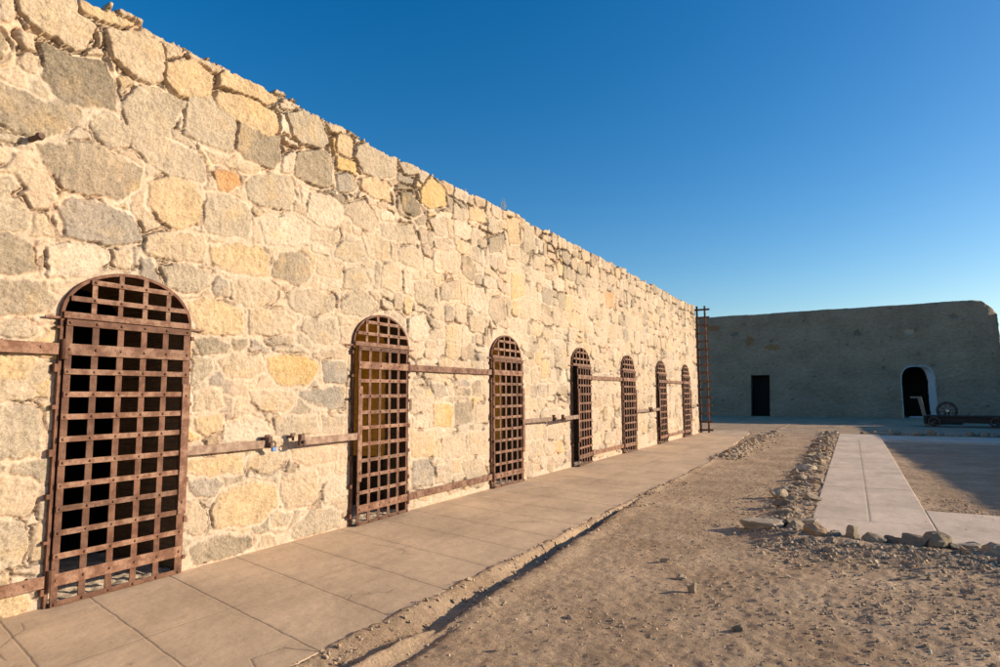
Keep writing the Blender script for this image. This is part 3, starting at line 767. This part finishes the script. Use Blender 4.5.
m = MB(); m.box(-5.68, -4.66, .50, .56, .0, 2.56)
for i in range(4): m.box(-5.68+i*.255+.005, -5.68+i*.255+.25, .485, .499, .02, 2.54)
m.build('plank_door', M_BLACK, far)
m = MB(); m.box(-16, 6.2, .6, 9, 6.0, 6.35); m.build('roof_slab', M_PLASTER if False else M_WALK, far)
m = MB(); m.box(-16, 7.2, 9.0, 9.4, -.1, 6.3); m.box(-16.3, -15.9, .2, 9.39, -.1, 6.3); m.build('back_walls', plain('back_plaster', (.40, .34, .27)), far)

# ------------------------------------------------------------------ low building to the right of the yard (throws the long shade)
def low_block():
    n1, n2 = 240, 60
    t = np.linspace(0, 1, n1); 
    y = 8+t*29; x = 11.35-(y-15.7)*.072
    Tt, Zz = np.meshgrid(t, np.linspace(-.1, 1, n2), indexing='ij')
    yy = 8+Tt*29; xx_ = 10.25-(yy-15.7)*.072
    top = 3.0+.05*fbm(yy*1.1, yy*0, 3, 200)+.03*fbm(yy*5, yy*0, 2, 201)
    zz = Zz*top; xx_ = xx_+.03*fbm(yy*2, zz*2, 4, 202)+.05*(3-zz)*-1*.3
    c = np.array([.42, .35, .27])*(1+.3*fbm(yy*1.5, zz*1.5, 4, 203)[..., None])
    v = np.stack([xx_, yy, zz], -1).reshape(-1, 3); f = grid_faces(n1, n2)
    return v, f, c.reshape(-1, 3), top[:, 0], xx_[:, -1], yy[:, 0]
lb = empty('low_adobe_block', (11, 20, 0)); tag(lb, 'low adobe block along the right side of the yard', 'building')
v, f, c, tp, xt, yt = low_block()
link('yard_wall', np_mesh('yard_wall', v-np.array([11, 20, 0]), f, True, {'Col': c, 'gran': np.full(len(c), .5)}), M_PLASTER, lb)
a = np.stack([xt, yt, tp], -1); b = a+np.array([6, 0, 0]); cc = a.copy(); dd = b.copy(); dd[:, 2] = -.1
v = np.vstack([a, b, dd])-np.array([11, 20, 0]); n = len(a)
f = [(i, i+n, i+n+1, i+1) for i in range(n-1)]+[(i+n, i+2*n, i+2*n+1, i+n+1) for i in range(n-1)]
link('roof_and_back', np_mesh('roof_and_back', v, f, False, {'Col': np.tile([.42, .35, .27], (len(v), 1)), 'gran': np.full(len(v), .5)}), M_PLASTER, lb)
m = MB(); m.box(.75, 6.4, -12.0, -11.95, -.1, 2.95); m.box(-.7, 5, 16.95, 17.0, -.1, 2.95); m.build('end_walls', M_PLASTER, lb)

wg = empty('adobe_wing', (21, 48, 0)); tag(wg, 'adobe wing continuing right of the shaded building beyond the photo edge', 'building')
n1, n2 = 200, 60; Xg, Zg = np.meshgrid(np.linspace(8.9, 40, n1), np.linspace(-.1, 6.55, n2), indexing='ij')
v = np.stack([Xg-21, 43.9-48-.05*fbm(Xg*.9, Zg*.9, 4, 230)-.03*(6.5-Zg), Zg+.05*fbm(Xg*.6, Xg*0, 3, 231)*(Zg > 3)], -1).reshape(-1, 3)
cc = np.array([.24, .205, .165])*(1+.2*fbm(Xg*.8, Zg*.8, 4, 232)[..., None])
link('front_wall', np_mesh('front_wall', v, grid_faces(n1, n2), True, {'Col': cc.reshape(-1, 3), 'gran': np.full(len(v), .5)}), M_PLASTER, wg)
m = MB(); m.box(-12, 19, -3.9, 4, 6.2, 6.45); m.build('roof_slab', M_WALK, wg)
m = MB(); m.box(-12.05, -11.8, -3.9, 4, -.1, 6.19); m.box(18.7, 18.95, -3.9, 4, -.1, 6.19); m.box(-11.79, 18.69, 3.75, 3.99, -.1, 6.19); m.build('side_walls', plain('wing_plaster', (.24, .205, .165)), wg)

# ------------------------------------------------------------------ GROUND
WE = -2.80             # edge of the walkway
def earth_height(x, y):
    base = -.012+.018*fbm(x*.6, y*.6, 3, 301)+.016*fbm(x*2.6, y*2.6, 4, 302)+.013*fbm(x*10, y*10, 4, 303, .62)+.006*np.clip(fbm(x*21, y*21, 2, 311)-.25, 0, 1)+.0045*np.abs(fbm(x*38, y*38, 3, 304, .7))
    # the rut beside the walkway
    c = -2.42+.05*fbm(y*.7, y*0, 2, 305)+.05*fbm(y*3.5, y*0, 3, 308)-.060*(y-3.4)
    along = sst(3.1, 3.9, y)*sst(10.5, 7.5, y)
    prof = sst(c-.32, c-.11, x)*sst(c+.03, c-.02, x)*sst(WE+.01, WE+.09, x)
    base = base-.095*along*prof*(.85+.4*fbm(x*5, y*3, 3, 306))
    base = base+.028*along*np.exp(-((x-c-.10)/.10)**2)
    # raised lip nearer the camera
    along2 = sst(3.9, 3.2, y); base = base+.030*along2*np.exp(-((x-(-2.47))/.035)**2)-.035*along2*np.exp(-((x+2.36)/.06)**2)-.02*along2*np.exp(-((x+2.60)/.07)**2)
    base = base+.010*np.exp(-((x-WE-.05)/.07)**2)*sst(8, 10, y)+.022*np.exp(-((x-(WE-np.interp(y, [0, 14, 25, 26.5], [0, 0, .62, .9]))-.01)/.055)**2)*(.75+.5*fbm(x*3, y*2, 3, 312))*sst(26.6, 26, y)
    # rubble banks
    base = base+.040*np.exp(-((x+.73)/.30)**2)*sst(6.6, 7.8, y)*sst(27.5, 26, y)
    base = base+.05*np.exp(-((x+2.62)/.22)**2)*sst(14.2, 15.4, y)*sst(25.4, 24.5, y)
    base = base+.055*np.exp(-((y-7.15)/.32)**2)*sst(-1.1, -.7, x)
    base = base+sst(-2.0, -.6, x)*sst(9, 7, y)*(.012*fbm(x*7, y*7, 4, 330, .6)+.010*np.clip(fbm(x*15, y*15, 3, 331), 0, 1))
    # loose heaps in front of the bank
    base = base+.035*np.clip(fbm(x*3.2, y*3.2, 3, 307), 0, 1)*sst(5.0, 6.4, y)*sst(8, 7, y)*sst(-.9, -.1, x)
    return base
def path_mask(x, y):   # 1 inside any concrete
    n = .045*fbm(x*4, y*4, 4, 310)
    edge = WE-np.interp(y, [0, 14, 25, 26.5], [0, 0, .62, .9])
    a = sst(.02, -.02, x-edge+.035+n*.9)*sst(.03, -.03, y-26.3+n)
    b = np.maximum.reduce([sst(.02, -.02, np.abs(x-.10)-.60+n*.3)*sst(.02, -.02, np.abs(y-16.5)-9.05+n),
                           sst(.02, -.02, -(x-.6)+n)*sst(.02, -.02, np.abs(y-8.58)-.98+n*.5), sst(.02, -.02, -(x-.6)+n)*sst(.02, -.02, np.abs(y-23.9)-1.35+n*.5)])
    return a, b
def build_ground():
    xs = np.concatenate([-np.geomspace(400, 6, 26), np.arange(-5.6, -3.1, .12), np.arange(-3.05, 1.9, .0145), np.geomspace(1.9, 400, 60)[0:]])
    ysl = [-60, -30, -15, -8, -4, -2, -1, 0, .6, 1.1, 1.5]; y = 1.7
    while y < 44: ysl.append(y); y += .0042*y+.002
    ysl += list(np.geomspace(44.5, 600, 24)); ysl = np.array(ysl, float)
    X, Y = np.meshgrid(xs, ysl, indexing='ij')
    z = earth_height(X, Y); a, b = path_mask(X, Y)
    z = z*sst(40, 20, np.abs(X))*sst(60, 45, Y)-0.0
    z = np.where((X > .7) & (Y > 9.6) & (Y < 22.5), z-.02, z)
    z = z*(1-np.maximum(a, b))-.06*np.maximum(a, b)
    z = np.where(X < -5.3, np.minimum(z, -.03)*(Y < 25)+z*(Y >= 25), z)
    tint = 1+.14*fbm(X*.5, Y*.5, 4, 320)+.10*fbm(X*5, Y*5, 4, 321)
    col = tint[..., None]*np.ones(3)
    dust = sst(.0, .5, fbm(X*.9+3, Y*.9, 3, 322))[..., None]; col = col*(1+.14*dust)
    return np_mesh('ground', np.stack([X, Y, z], -1).reshape(-1, 3), grid_faces(len(xs), len(ysl)), True, {'Col': col.reshape(-1, 3)})
g = link('ground', build_ground(), M_EARTH); tag(g, kind='structure')

def seg_dist(X, Y, a, b):
    ax, ay = a; bx, by = b; ex, ey = bx-ax, by-ay
    t = np.clip(((X-ax)*ex+(Y-ay)*ey)/(ex*ex+ey*ey), 0, 1); return np.hypot(X-ax-ex*t, Y-ay-ey*t)
def slab(name, xs, ys_, joints, mat, z0, seed, outline=None):
    X, Y = np.meshgrid(xs, ys_, indexing='ij')
    w = .006*fbm(X*7, Y*7, 3, seed+5)
    z = z0+.004*fbm(X*.8, Y*.8, 3, seed)+.0012*fbm(X*9, Y*9, 3, seed+1)
    col = np.ones(X.shape)+.07*fbm(X*1.3, Y*.7, 4, seed+2)
    for (a, b, wd, dp, dk) in joints:
        d = seg_dist(X+w, Y+w, a, b); g_ = np.exp(-(d/wd)**2); z = z-dp*g_; col = col*(1-dk*np.exp(-(d/(wd*1.15))**2))*(1-.07*np.exp(-(d/.05)**2))
    sand = np.clip(fbm(X*2.1, Y*1.1, 4, seed+9)-.05, 0, 1); col = col*(1+.22*sand)
    # chips
    chip = sst(.62, .72, fbm(X*4.3, Y*4.3, 3, seed+7)); z = z-.003*chip; col = col*(1-.10*chip)
    spots = sst(.60, .75, fbm(X*19, Y*19, 2, seed+8)); col = col*(1-.22*spots)
    V = np.stack([X, Y, z], -1)
    nx, ny = X.shape
    # skirt
    V[0, :, 2] = -.12; V[-1, :, 2] = -.12; V[:, 0, 2] = -.12; V[:, -1, 2] = -.12
    if outline: 
        V = outline(V)
    o = link(name, np_mesh(name, V.reshape(-1, 3), grid_faces(nx, ny), True, {'Col': (col[..., None]*np.ones(3)).reshape(-1, 3)}), mat); tag(o, kind='structure'); return o
def skx(a): return np.concatenate([[a[0]-.001], a, [a[-1]+.001]])
J = []
jy = [1.6, 2.13, 2.70, 3.33, 3.99, 4.66, 5.36, 6.02, 6.66, 7.35, 8.0, 8.7, 9.4, 10.1, 10.8, 11.6, 12.4, 13.2, 14.1, 15, 16, 17, 18, 19, 20, 21, 22, 23, 24, 25]
for i, yj in enumerate(jy): J.append(((-5.1, yj+.02), (-2.72, yj-.52-.02*random.random()), .0042, .0045, random.uniform(.15, .38)))
J.append(((-3.93, 0), (-3.90, 26), .004, .003, .22)); 
J.append(((-3.05, 2.55), (-2.85, 2.45), .004, .004, .4)); J.append(((-3.05, 2.55), (-3.0, 2.75), .004, .004, .4)); J.append(((-3.0, 2.75), (-2.8, 2.80), .004, .004, .4))
ysw = [0]; y = 1.4
while y < 26.4: ysw.append(y); y += .0055*max(1, y/3.2)
def walk_outline(V):
    x = V[..., 0]; y = V[..., 1]; lim = WE-np.interp(y, [0, 14, 25, 26.5], [0, 0, .62, .9])+.02*fbm(y*1.5, y*0, 3, 401)
    V[..., 0] = np.where(x > -4.2, -4.2+(x+4.2)*(lim+4.2)/(WE+.05+4.2), x); return V
def crack(x, y, dx, dy, n):
    for i in range(n):
        a = random.uniform(-.9, .9); L = random.uniform(.05, .16); nx_ = x+(dx*math.cos(a)-dy*math.sin(a))*L; ny_ = y+(dx*math.sin(a)+dy*math.cos(a))*L
        J.append(((x, y), (nx_, ny_), .0030, .0035, .40)); x, y = nx_, ny_
crack(-4.9, 2.2, 1, -.2, 6); crack(-3.3, 3.6, .3, 1, 5); crack(-4.3, 5.0, 1, -.3, 6); crack(-3.6, 6.6, .8, .5, 5); crack(-4.6, 9, .9, .4, 6)
slab('walkway', skx(np.arange(-5.16, WE+.05, .0085)), skx(np.array(ysw)), J, M_WALK, .0, 410, walk_outline)
J2 = [((.09, 8.5), (.06, 22.6), .007, .005, .42), ((.70, 7.4), (.70, 9.6), .008, .004, .35), ((-.5, 8.45), (.7, 8.5), .01, .003, .12), ((-.5, 11.3), (.7, 11.4), .016, .006, .25), ((-.5, 14.2), (.7, 14.3), .018, .006, .25), ((-.5, 18.2), (.7, 18.3), .02, .006, .25)]
slab('path', skx(np.arange(-.50, .701, .012)), skx(np.concatenate([np.arange(7.55, 12, .02), np.arange(12, 25.5, .05)])), J2, M_PATH, .018, 430)
slab('side_path', skx(np.arange(.702, 6, .02)), skx(np.arange(7.6, 9.56, .02)), [((2.6, 7.5), (2.6, 9.6), .010, .006, .4)], M_PATH, .014, 440)
slab('cross_path', skx(np.arange(.702, 9, .05)), skx(np.arange(22.6, 25.2, .04)), [], M_PATH, .014, 450)

# ------------------------------------------------------------------ STONES
def rock_mesh(seed, sub=2, nplanes=16, squash=(1, 1, 1), rough=.06):
    rs = np.random.default_rng(seed); bm = bmesh.new(); bmesh.ops.create_icosphere(bm, subdivisions=sub, radius=1)
    P = np.array([v.co[:] for v in bm.verts])
    for _ in range(nplanes):
        n = rs.normal(size=3); n /= np.linalg.norm(n); d = rs.uniform(.45, .88)
        k = np.maximum(P@n-d, 0); P -= k[:, None]*n
    r = fbm(P[:, 0]*1.7+seed, P[:, 1]*1.7+P[:, 2]*1.3, 3, seed); P *= (1+rough*2.2*r)[:, None]
    P += rs.normal(0, rough*.22, P.shape)
    P *= np.array(squash); P[:, 2] -= P[:, 2].min()+.25*(P[:, 2].max()-P[:, 2].min())
    P /= np.abs(P[:, :2]).max()
    for v, p in zip(bm.verts, P): v.co = p
    bm.faces.ensure_lookup_table()
    F = [[v.index for v in f.verts] for f in bm.faces]; bm.free()
    return P, np.array(F)
PAL = [(.44, .34, .235), (.35, .27, .18), (.49, .37, .25), (.56, .44, .31), (.31, .24, .17), (.47, .315, .195), (.42, .335, .24)]
BIG = []
for s in range(22):
    P, F = rock_mesh(500+s, 3, 13, (1, random.uniform(.6, .95), random.uniform(.45, .8)), .10)
    c = np.array(PAL[s % len(PAL)])*(1+.25*fbm(P[:, 0]*2, P[:, 1]*2+P[:, 2], 3, s)[:, None])
    me = np_mesh('stone', P, F, False, {'Col': c, 'gran': np.full(len(P), .9)}); me.materials.append(M_ROCK); BIG.append(me)
def stone(x, y, r, label, group=None, name='rubble_stone', me=None, rz=None, sink=.0, tilt=.25, z=None, flat=1.0):
    if me is None:
        pick = [17, 10, 3] if any(w in label for w in ('pale angular', 'pale loose', 'pale blocky', 'cream', 'white', 'large pale', 'tall pale', 'light')) else ([4, 11, 18] if label.startswith(('dark', 'large dark')) else None)
        me = random.choice([BIG[i] for i in pick]) if pick else random.choice(BIG)
    o = bpy.data.objects.new(name, me); COL.objects.link(o)
    zz = float(earth_height(np.array([x]), np.array([y]))[0]) if z is None else z
    o.location = (x, y, zz-sink*r); o.scale = (r, r, r*flat); o.rotation_euler = (random.uniform(-tilt, tilt), random.uniform(-tilt, tilt), random.uniform(0, 6.28) if rz is None else rz)
    tag(o, label, 'stone', group); return o
# long border between dirt strip and concrete path
cnt = 0; y = 7.6; taken = []
L1 = 'small rubble stone packed in the long border beside the pale concrete path'
G1 = 'rubble stones of the long border left of the pale path'
while y < 26.2:
    for _ in range(1):
        r = random.uniform(.05, .135); x = random.uniform(-1.08, -.58)
        stone(x, y, r, L1, G1, flat=random.uniform(.5, .95), z=float(earth_height(np.array([x]), np.array([y]))[0])+random.uniform(-.045, .005)); cnt += 1
    y += .10*(1+.015*(y-7))
print('border stones', cnt)
# bank in the far corner of the walkway
L2 = 'small stone in the short low stone row between walkway and dirt strip'; G2 = 'stones of the short row between walkway and dirt strip'
for i in range(64):
    t = i/63; y = 15.0+t*10; x = -2.62-.12*t+random.uniform(-.22, .22)
    stone(x, y, random.uniform(.05, .11)*(1+.3*t), L2, G2, sink=.3)
L3 = 'small stone in the shaded row along the far edge of the cross path'; G3 = 'stones along the far edge of the cross path'
for i in range(24):
    x = .3+i*.25+random.uniform(-.05, .05); stone(x, 26.1+random.uniform(-.15, .15), random.uniform(.09, .17), L3, G3)
# particular stones the photograph shows large
stone(-.93, 7.50, .25, 'broad flat grey boulder at the near left end of the long stone border', flat=.62, rz=.2, tilt=.05, me=BIG[3])
stone(-.50, 7.80, .12, 'pale blocky stone against the near corner of the concrete path', flat=1.2)
stone(-1.02, 9.9, .15, 'cream coloured stone at the dirt side of the long border', flat=1.2)
stone(-.86, 13.4, .24, 'large pale flat stone halfway along the long stone border', flat=.8)
fr = [(-.60, 7.50, .12), (-.42, 7.36, .14), (-.24, 7.47, .10), (-.08, 7.40, .13), (.10, 7.33, .11), (.27, 7.42, .13), (.45, 7.30, .13), (.60, 7.36, .15), (.76, 7.28, .10), (.88, 7.42, .13), (1.06, 7.26, .15), (1.28, 7.3, .17), (1.5, 7.2, .2), (1.75, 7.3, .16)]
fl = ['low brown stone right of the broad flat boulder at the path corner', 'flat reddish stone at the near end of the pale path', 'small grey stone at the near edge of the pale path', 'rounded tan stone at the near edge of the pale path',
      'small flat stone before the path\'s centre joint', 'large dark rounded stone on the near edge of the pale path', 'dark stone right of the large rounded one', 'upright shaded stone in the near row before the path', 'small stone wedged in the near row', 'tall pale stone standing left of the big rounded boulder',
      'big rounded boulder at the right edge of the near stone row', 'stone just past the big rounded boulder', 'boulder out at the right end of the near row', 'last stone of the near row at right']
for (x, y, r), l in zip(fr, fl):
    stone(x, y, r, l, flat=1.0, tilt=.2, sink=.22)
L4 = 'half buried stone strewn in the rubble just before the near stone row'
for i in range(20):
    x = random.uniform(-.95, 1.6); y = 7.12-abs(random.gauss(0, .22)); stone(x, y, random.uniform(.035, .09), L4, 'half buried stones before the near stone row', sink=.3, flat=.8)
loose = [(-1.31, 5.33, .052, 'pale angular loose stone casting a long shadow on the dirt', 1.6), (-1.14, 5.02, .042, 'smaller pale loose stone right of the angular one', 1.6), (-2.60, 2.80, .030, 'small white stone lying beside the walkway edge in front', 1.4),
         (-.72, 4.35, .04, 'dark loose stone on the dirt in the lower right', .9), (-1.75, 4.05, .03, 'light pebble with a shadow on the dirt near the front middle', 1.), (-1.9, 3.35, .028, 'low stone at the lower edge of the dirt', 1.),
         (-1.1, 3.1, .035, 'brown stone at the front edge of the dirt', .9), (-1.55, 5.75, .05, 'flat grey stone on the dirt left of the pale loose stones', .7)]
for x, y, r, l, fl_ in loose: stone(x, y, r, l, name='loose_stone', flat=fl_, tilt=.3)

# fine gravel: far too many to count
def gravel(name, n, fx, mat, seeds=10, size=(.004, .016), z_off=0):
    rs = np.random.default_rng(900+n); protos = []
    for s in range(seeds):
        P, F = rock_mesh(700+s, 1, 9, (1, .8, .65), .05); protos.append((P, F))
    VV = []; FF = []; CC = []; base = 0
    for i in range(n):
        x, y, k = fx(rs)
        P, F = protos[rs.integers(seeds)]
        r = (size[0]+(size[1]-size[0])*rs.random()**3.2)*k
        a = rs.uniform(0, 6.28); ca, sa = math.cos(a), math.sin(a)
        Q = np.stack([P[:, 0]*ca-P[:, 1]*sa, P[:, 0]*sa+P[:, 1]*ca, P[:, 2]], 1)*r+np.array([x, y, 0])
        VV.append(Q); FF.append(F+base); base += len(P)
        CC.append(np.tile(np.array(PAL[rs.integers(len(PAL))])*rs.uniform(.9, 1.35), (len(P), 1)))
    VV = np.vstack(VV); cen = np.concatenate([np.full(len(q), 0) for q in [VV]])
    hz = earth_height(VV[:, 0], VV[:, 1]); VV[:, 2] += hz+z_off
    o = link(name, np_mesh(name, VV, np.vstack(FF), False, {'Col': np.vstack(CC), 'gran': np.full(len(VV), .8)}), mat); return o
def near_field(rs):
    while True:
        y = 1.9+9*rs.random()**1.6; x = rs.uniform(-2.7, .18*y+.6)
        d = .34+.9*float(fbm(np.array([x*1.1]), np.array([y*.9]), 2, 360)[0])+.22*(x+1.4)
        if rs.random() < d: return x, y, (1+.05*y)*(.7+.5*min(1, max(0, d)))
o = gravel('gravel', 15000, near_field, M_ROCK, size=(.002, .011)); tag(o, 'fine gravel and grit scattered over the dirt strip', 'gravel', kind='stuff')
def bank_field(rs):
    c = rs.random()
    if c < .45: return min(-.51, rs.normal(-.76, .17)), 7.2+18.8*rs.random()**1.4, 1.5
    if c < .75: return rs.uniform(-.9, 1.9), 7.1-abs(rs.normal(0, .40)), 1.1
    return rs.normal(-2.62, .17), rs.uniform(14.8, 25), 2.3
o = gravel('rubble_chips', 5200, bank_field, M_ROCK, size=(.005, .024)); tag(o, 'broken stone chips filling the stone borders', 'rubble', kind='stuff')
def edge_field(rs):
    y = 2.0+9*rs.random()**1.3; return WE+abs(rs.normal(0, .16))-.01, y, 1+.05*y
o = gravel('edge_grit', 700, edge_field, M_ROCK, size=(.003, .016), z_off=.006); tag(o, 'grit lying along the walkway edge', 'grit', kind='stuff')

# ------------------------------------------------------------------ old cart and wheel in the shade
ct = empty('flat_cart', (4.05, 33.0, 0), R(-6)); tag(ct, 'low dark flatbed cart in the shade before the arched door', 'cart')
m = MB()
for i in range(7): m.box(-1.3, 1.3, -.52+i*.15, -.52+i*.15+.14, .40, .47, .006)
m.build('platform', M_WOOD, ct)
m = MB(); m.box(-1.3, 1.3, -.46, -.34, .16, .398, .01); m.box(-1.3, 1.3, .30, .42, .16, .398, .01); m.box(-1.42, -1.301, -.6, .6, .12, .46, .01); m.box(1.301, 1.42, -.6, .6, .12, .46, .01); m.build('chassis', M_WOOD, ct)
def small_wheel(x, y, r, parent, name='wheel', spokes=6, tube=.03):
    m = MB(); m.tube([(x+r*math.cos(a), y, r+r*math.sin(a)) for a in [i*math.pi/12 for i in range(24)]], tube, 6, True)
    m.cyl((x, y-.06, r), (x, y+.06, r), .05, seg=10)
    for i in range(spokes):
        a = i*2*math.pi/spokes; m.cyl((x, y, r), (x+r*math.cos(a), y, r+r*math.sin(a)), .014, seg=6)
    return m.build(name, M_IRON_D, parent)
for x in (-1.05, 1.05):
    for y in (-.66, .66): small_wheel(x, y, .2, ct)
m = MB(); m.obox(Matrix.Translation((-1.42, -.3, .66)) @ Matrix.Rotation(R(-10), 4, 'Y'), .15, .07, 1.25, .01); m.box(-1.86, -1.50, -.33, -.27, 1.20, 1.28, .01); m.build('drawbar', M_PALE, ct)
wh = empty('spoked_wheel', (3.68, 35.0, 0)); tag(wh, 'upright dark spoked iron wheel with a shiny hub behind the cart', 'wheel')
m = MB(); r = .36
m.tube([(r*math.cos(a), 0, .62+r*math.sin(a)) for a in [i*math.pi/16 for i in range(32)]], .06, 8, True); m.build('rim', M_IRON_D, wh)
m = MB()
for i in range(8):
    a = i*math.pi/4+.2; m.cyl((0, 0, .62), (r*math.cos(a), 0, .62+r*math.sin(a)), .018, seg=6)
m.build('spokes', M_IRON_D, wh)
m = MB(); m.cyl((0, .12, .62), (0, -.14, .62), .13, .07, seg=16); m.build('hub', M_STEEL, wh, smooth=False)
m = MB(); m.box(-.55, .55, -.12, .12, .0, .12, .01); m.box(-.10, -.03, .05, .11, .12, .6, .005); m.box(.03, .10, .05, .11, .12, .6, .005); m.build('stand', M_WOOD, wh)

# ------------------------------------------------------------------ light, sky, camera
SUN_EL, SUN_AZ = R(16.5), math.atan2(.86, .51)          # azimuth from +Y toward +X
w = bpy.data.worlds.new('World'); scene.world = w; w.use_nodes = True
nt = w.node_tree; bg = nt.nodes['Background']; sky = nt.nodes.new('ShaderNodeTexSky'); sky.sky_type = 'NISHITA'; sky.sun_disc = False
sky.sun_elevation = SUN_EL; sky.sun_rotation = SUN_AZ; sky.altitude = 50; sky.air_density = 1.0; sky.dust_density = .75; sky.ozone_density = 2.2
hs = nt.nodes.new('ShaderNodeHueSaturation'); hs.inputs['Saturation'].default_value = 1.46; hs.inputs['Hue'].default_value = .503; nt.links.new(sky.outputs[0], hs.inputs['Color'])
nt.links.new(hs.outputs[0], bg.inputs[0]); bg.inputs[1].default_value = .106
sd_ = bpy.data.lights.new('sun', 'SUN'); sd_.energy = 4.4; sd_.angle = R(.53); sd_.color = (1, .83, .615)
so = bpy.data.objects.new('sun', sd_); COL.objects.link(so)
sv = Vector((math.sin(SUN_AZ)*math.cos(SUN_EL), math.cos(SUN_AZ)*math.cos(SUN_EL), math.sin(SUN_EL)))
so.rotation_euler = sv.to_track_quat('Z', 'Y').to_euler(); so.location = (20, 12, 12)

cd = bpy.data.cameras.new('camera'); cam = bpy.data.objects.new('camera', cd); COL.objects.link(cam)
cd.sensor_width = 36; cd.lens = FPX/1000*36; cd.clip_end = 2000; cd.clip_start = .05
Mx = Matrix((R2.tolist(), U2.tolist(), (-F_).tolist())).transposed().to_4x4(); Mx.translation = (0, 0, EYE)
cam.matrix_world = Mx; scene.camera = cam
scene.view_settings.view_transform = 'Standard'; scene.view_settings.look = 'None'; scene.view_settings.gamma = 1
scene.view_settings.exposure = .66
scene.render.engine = 'CYCLES'
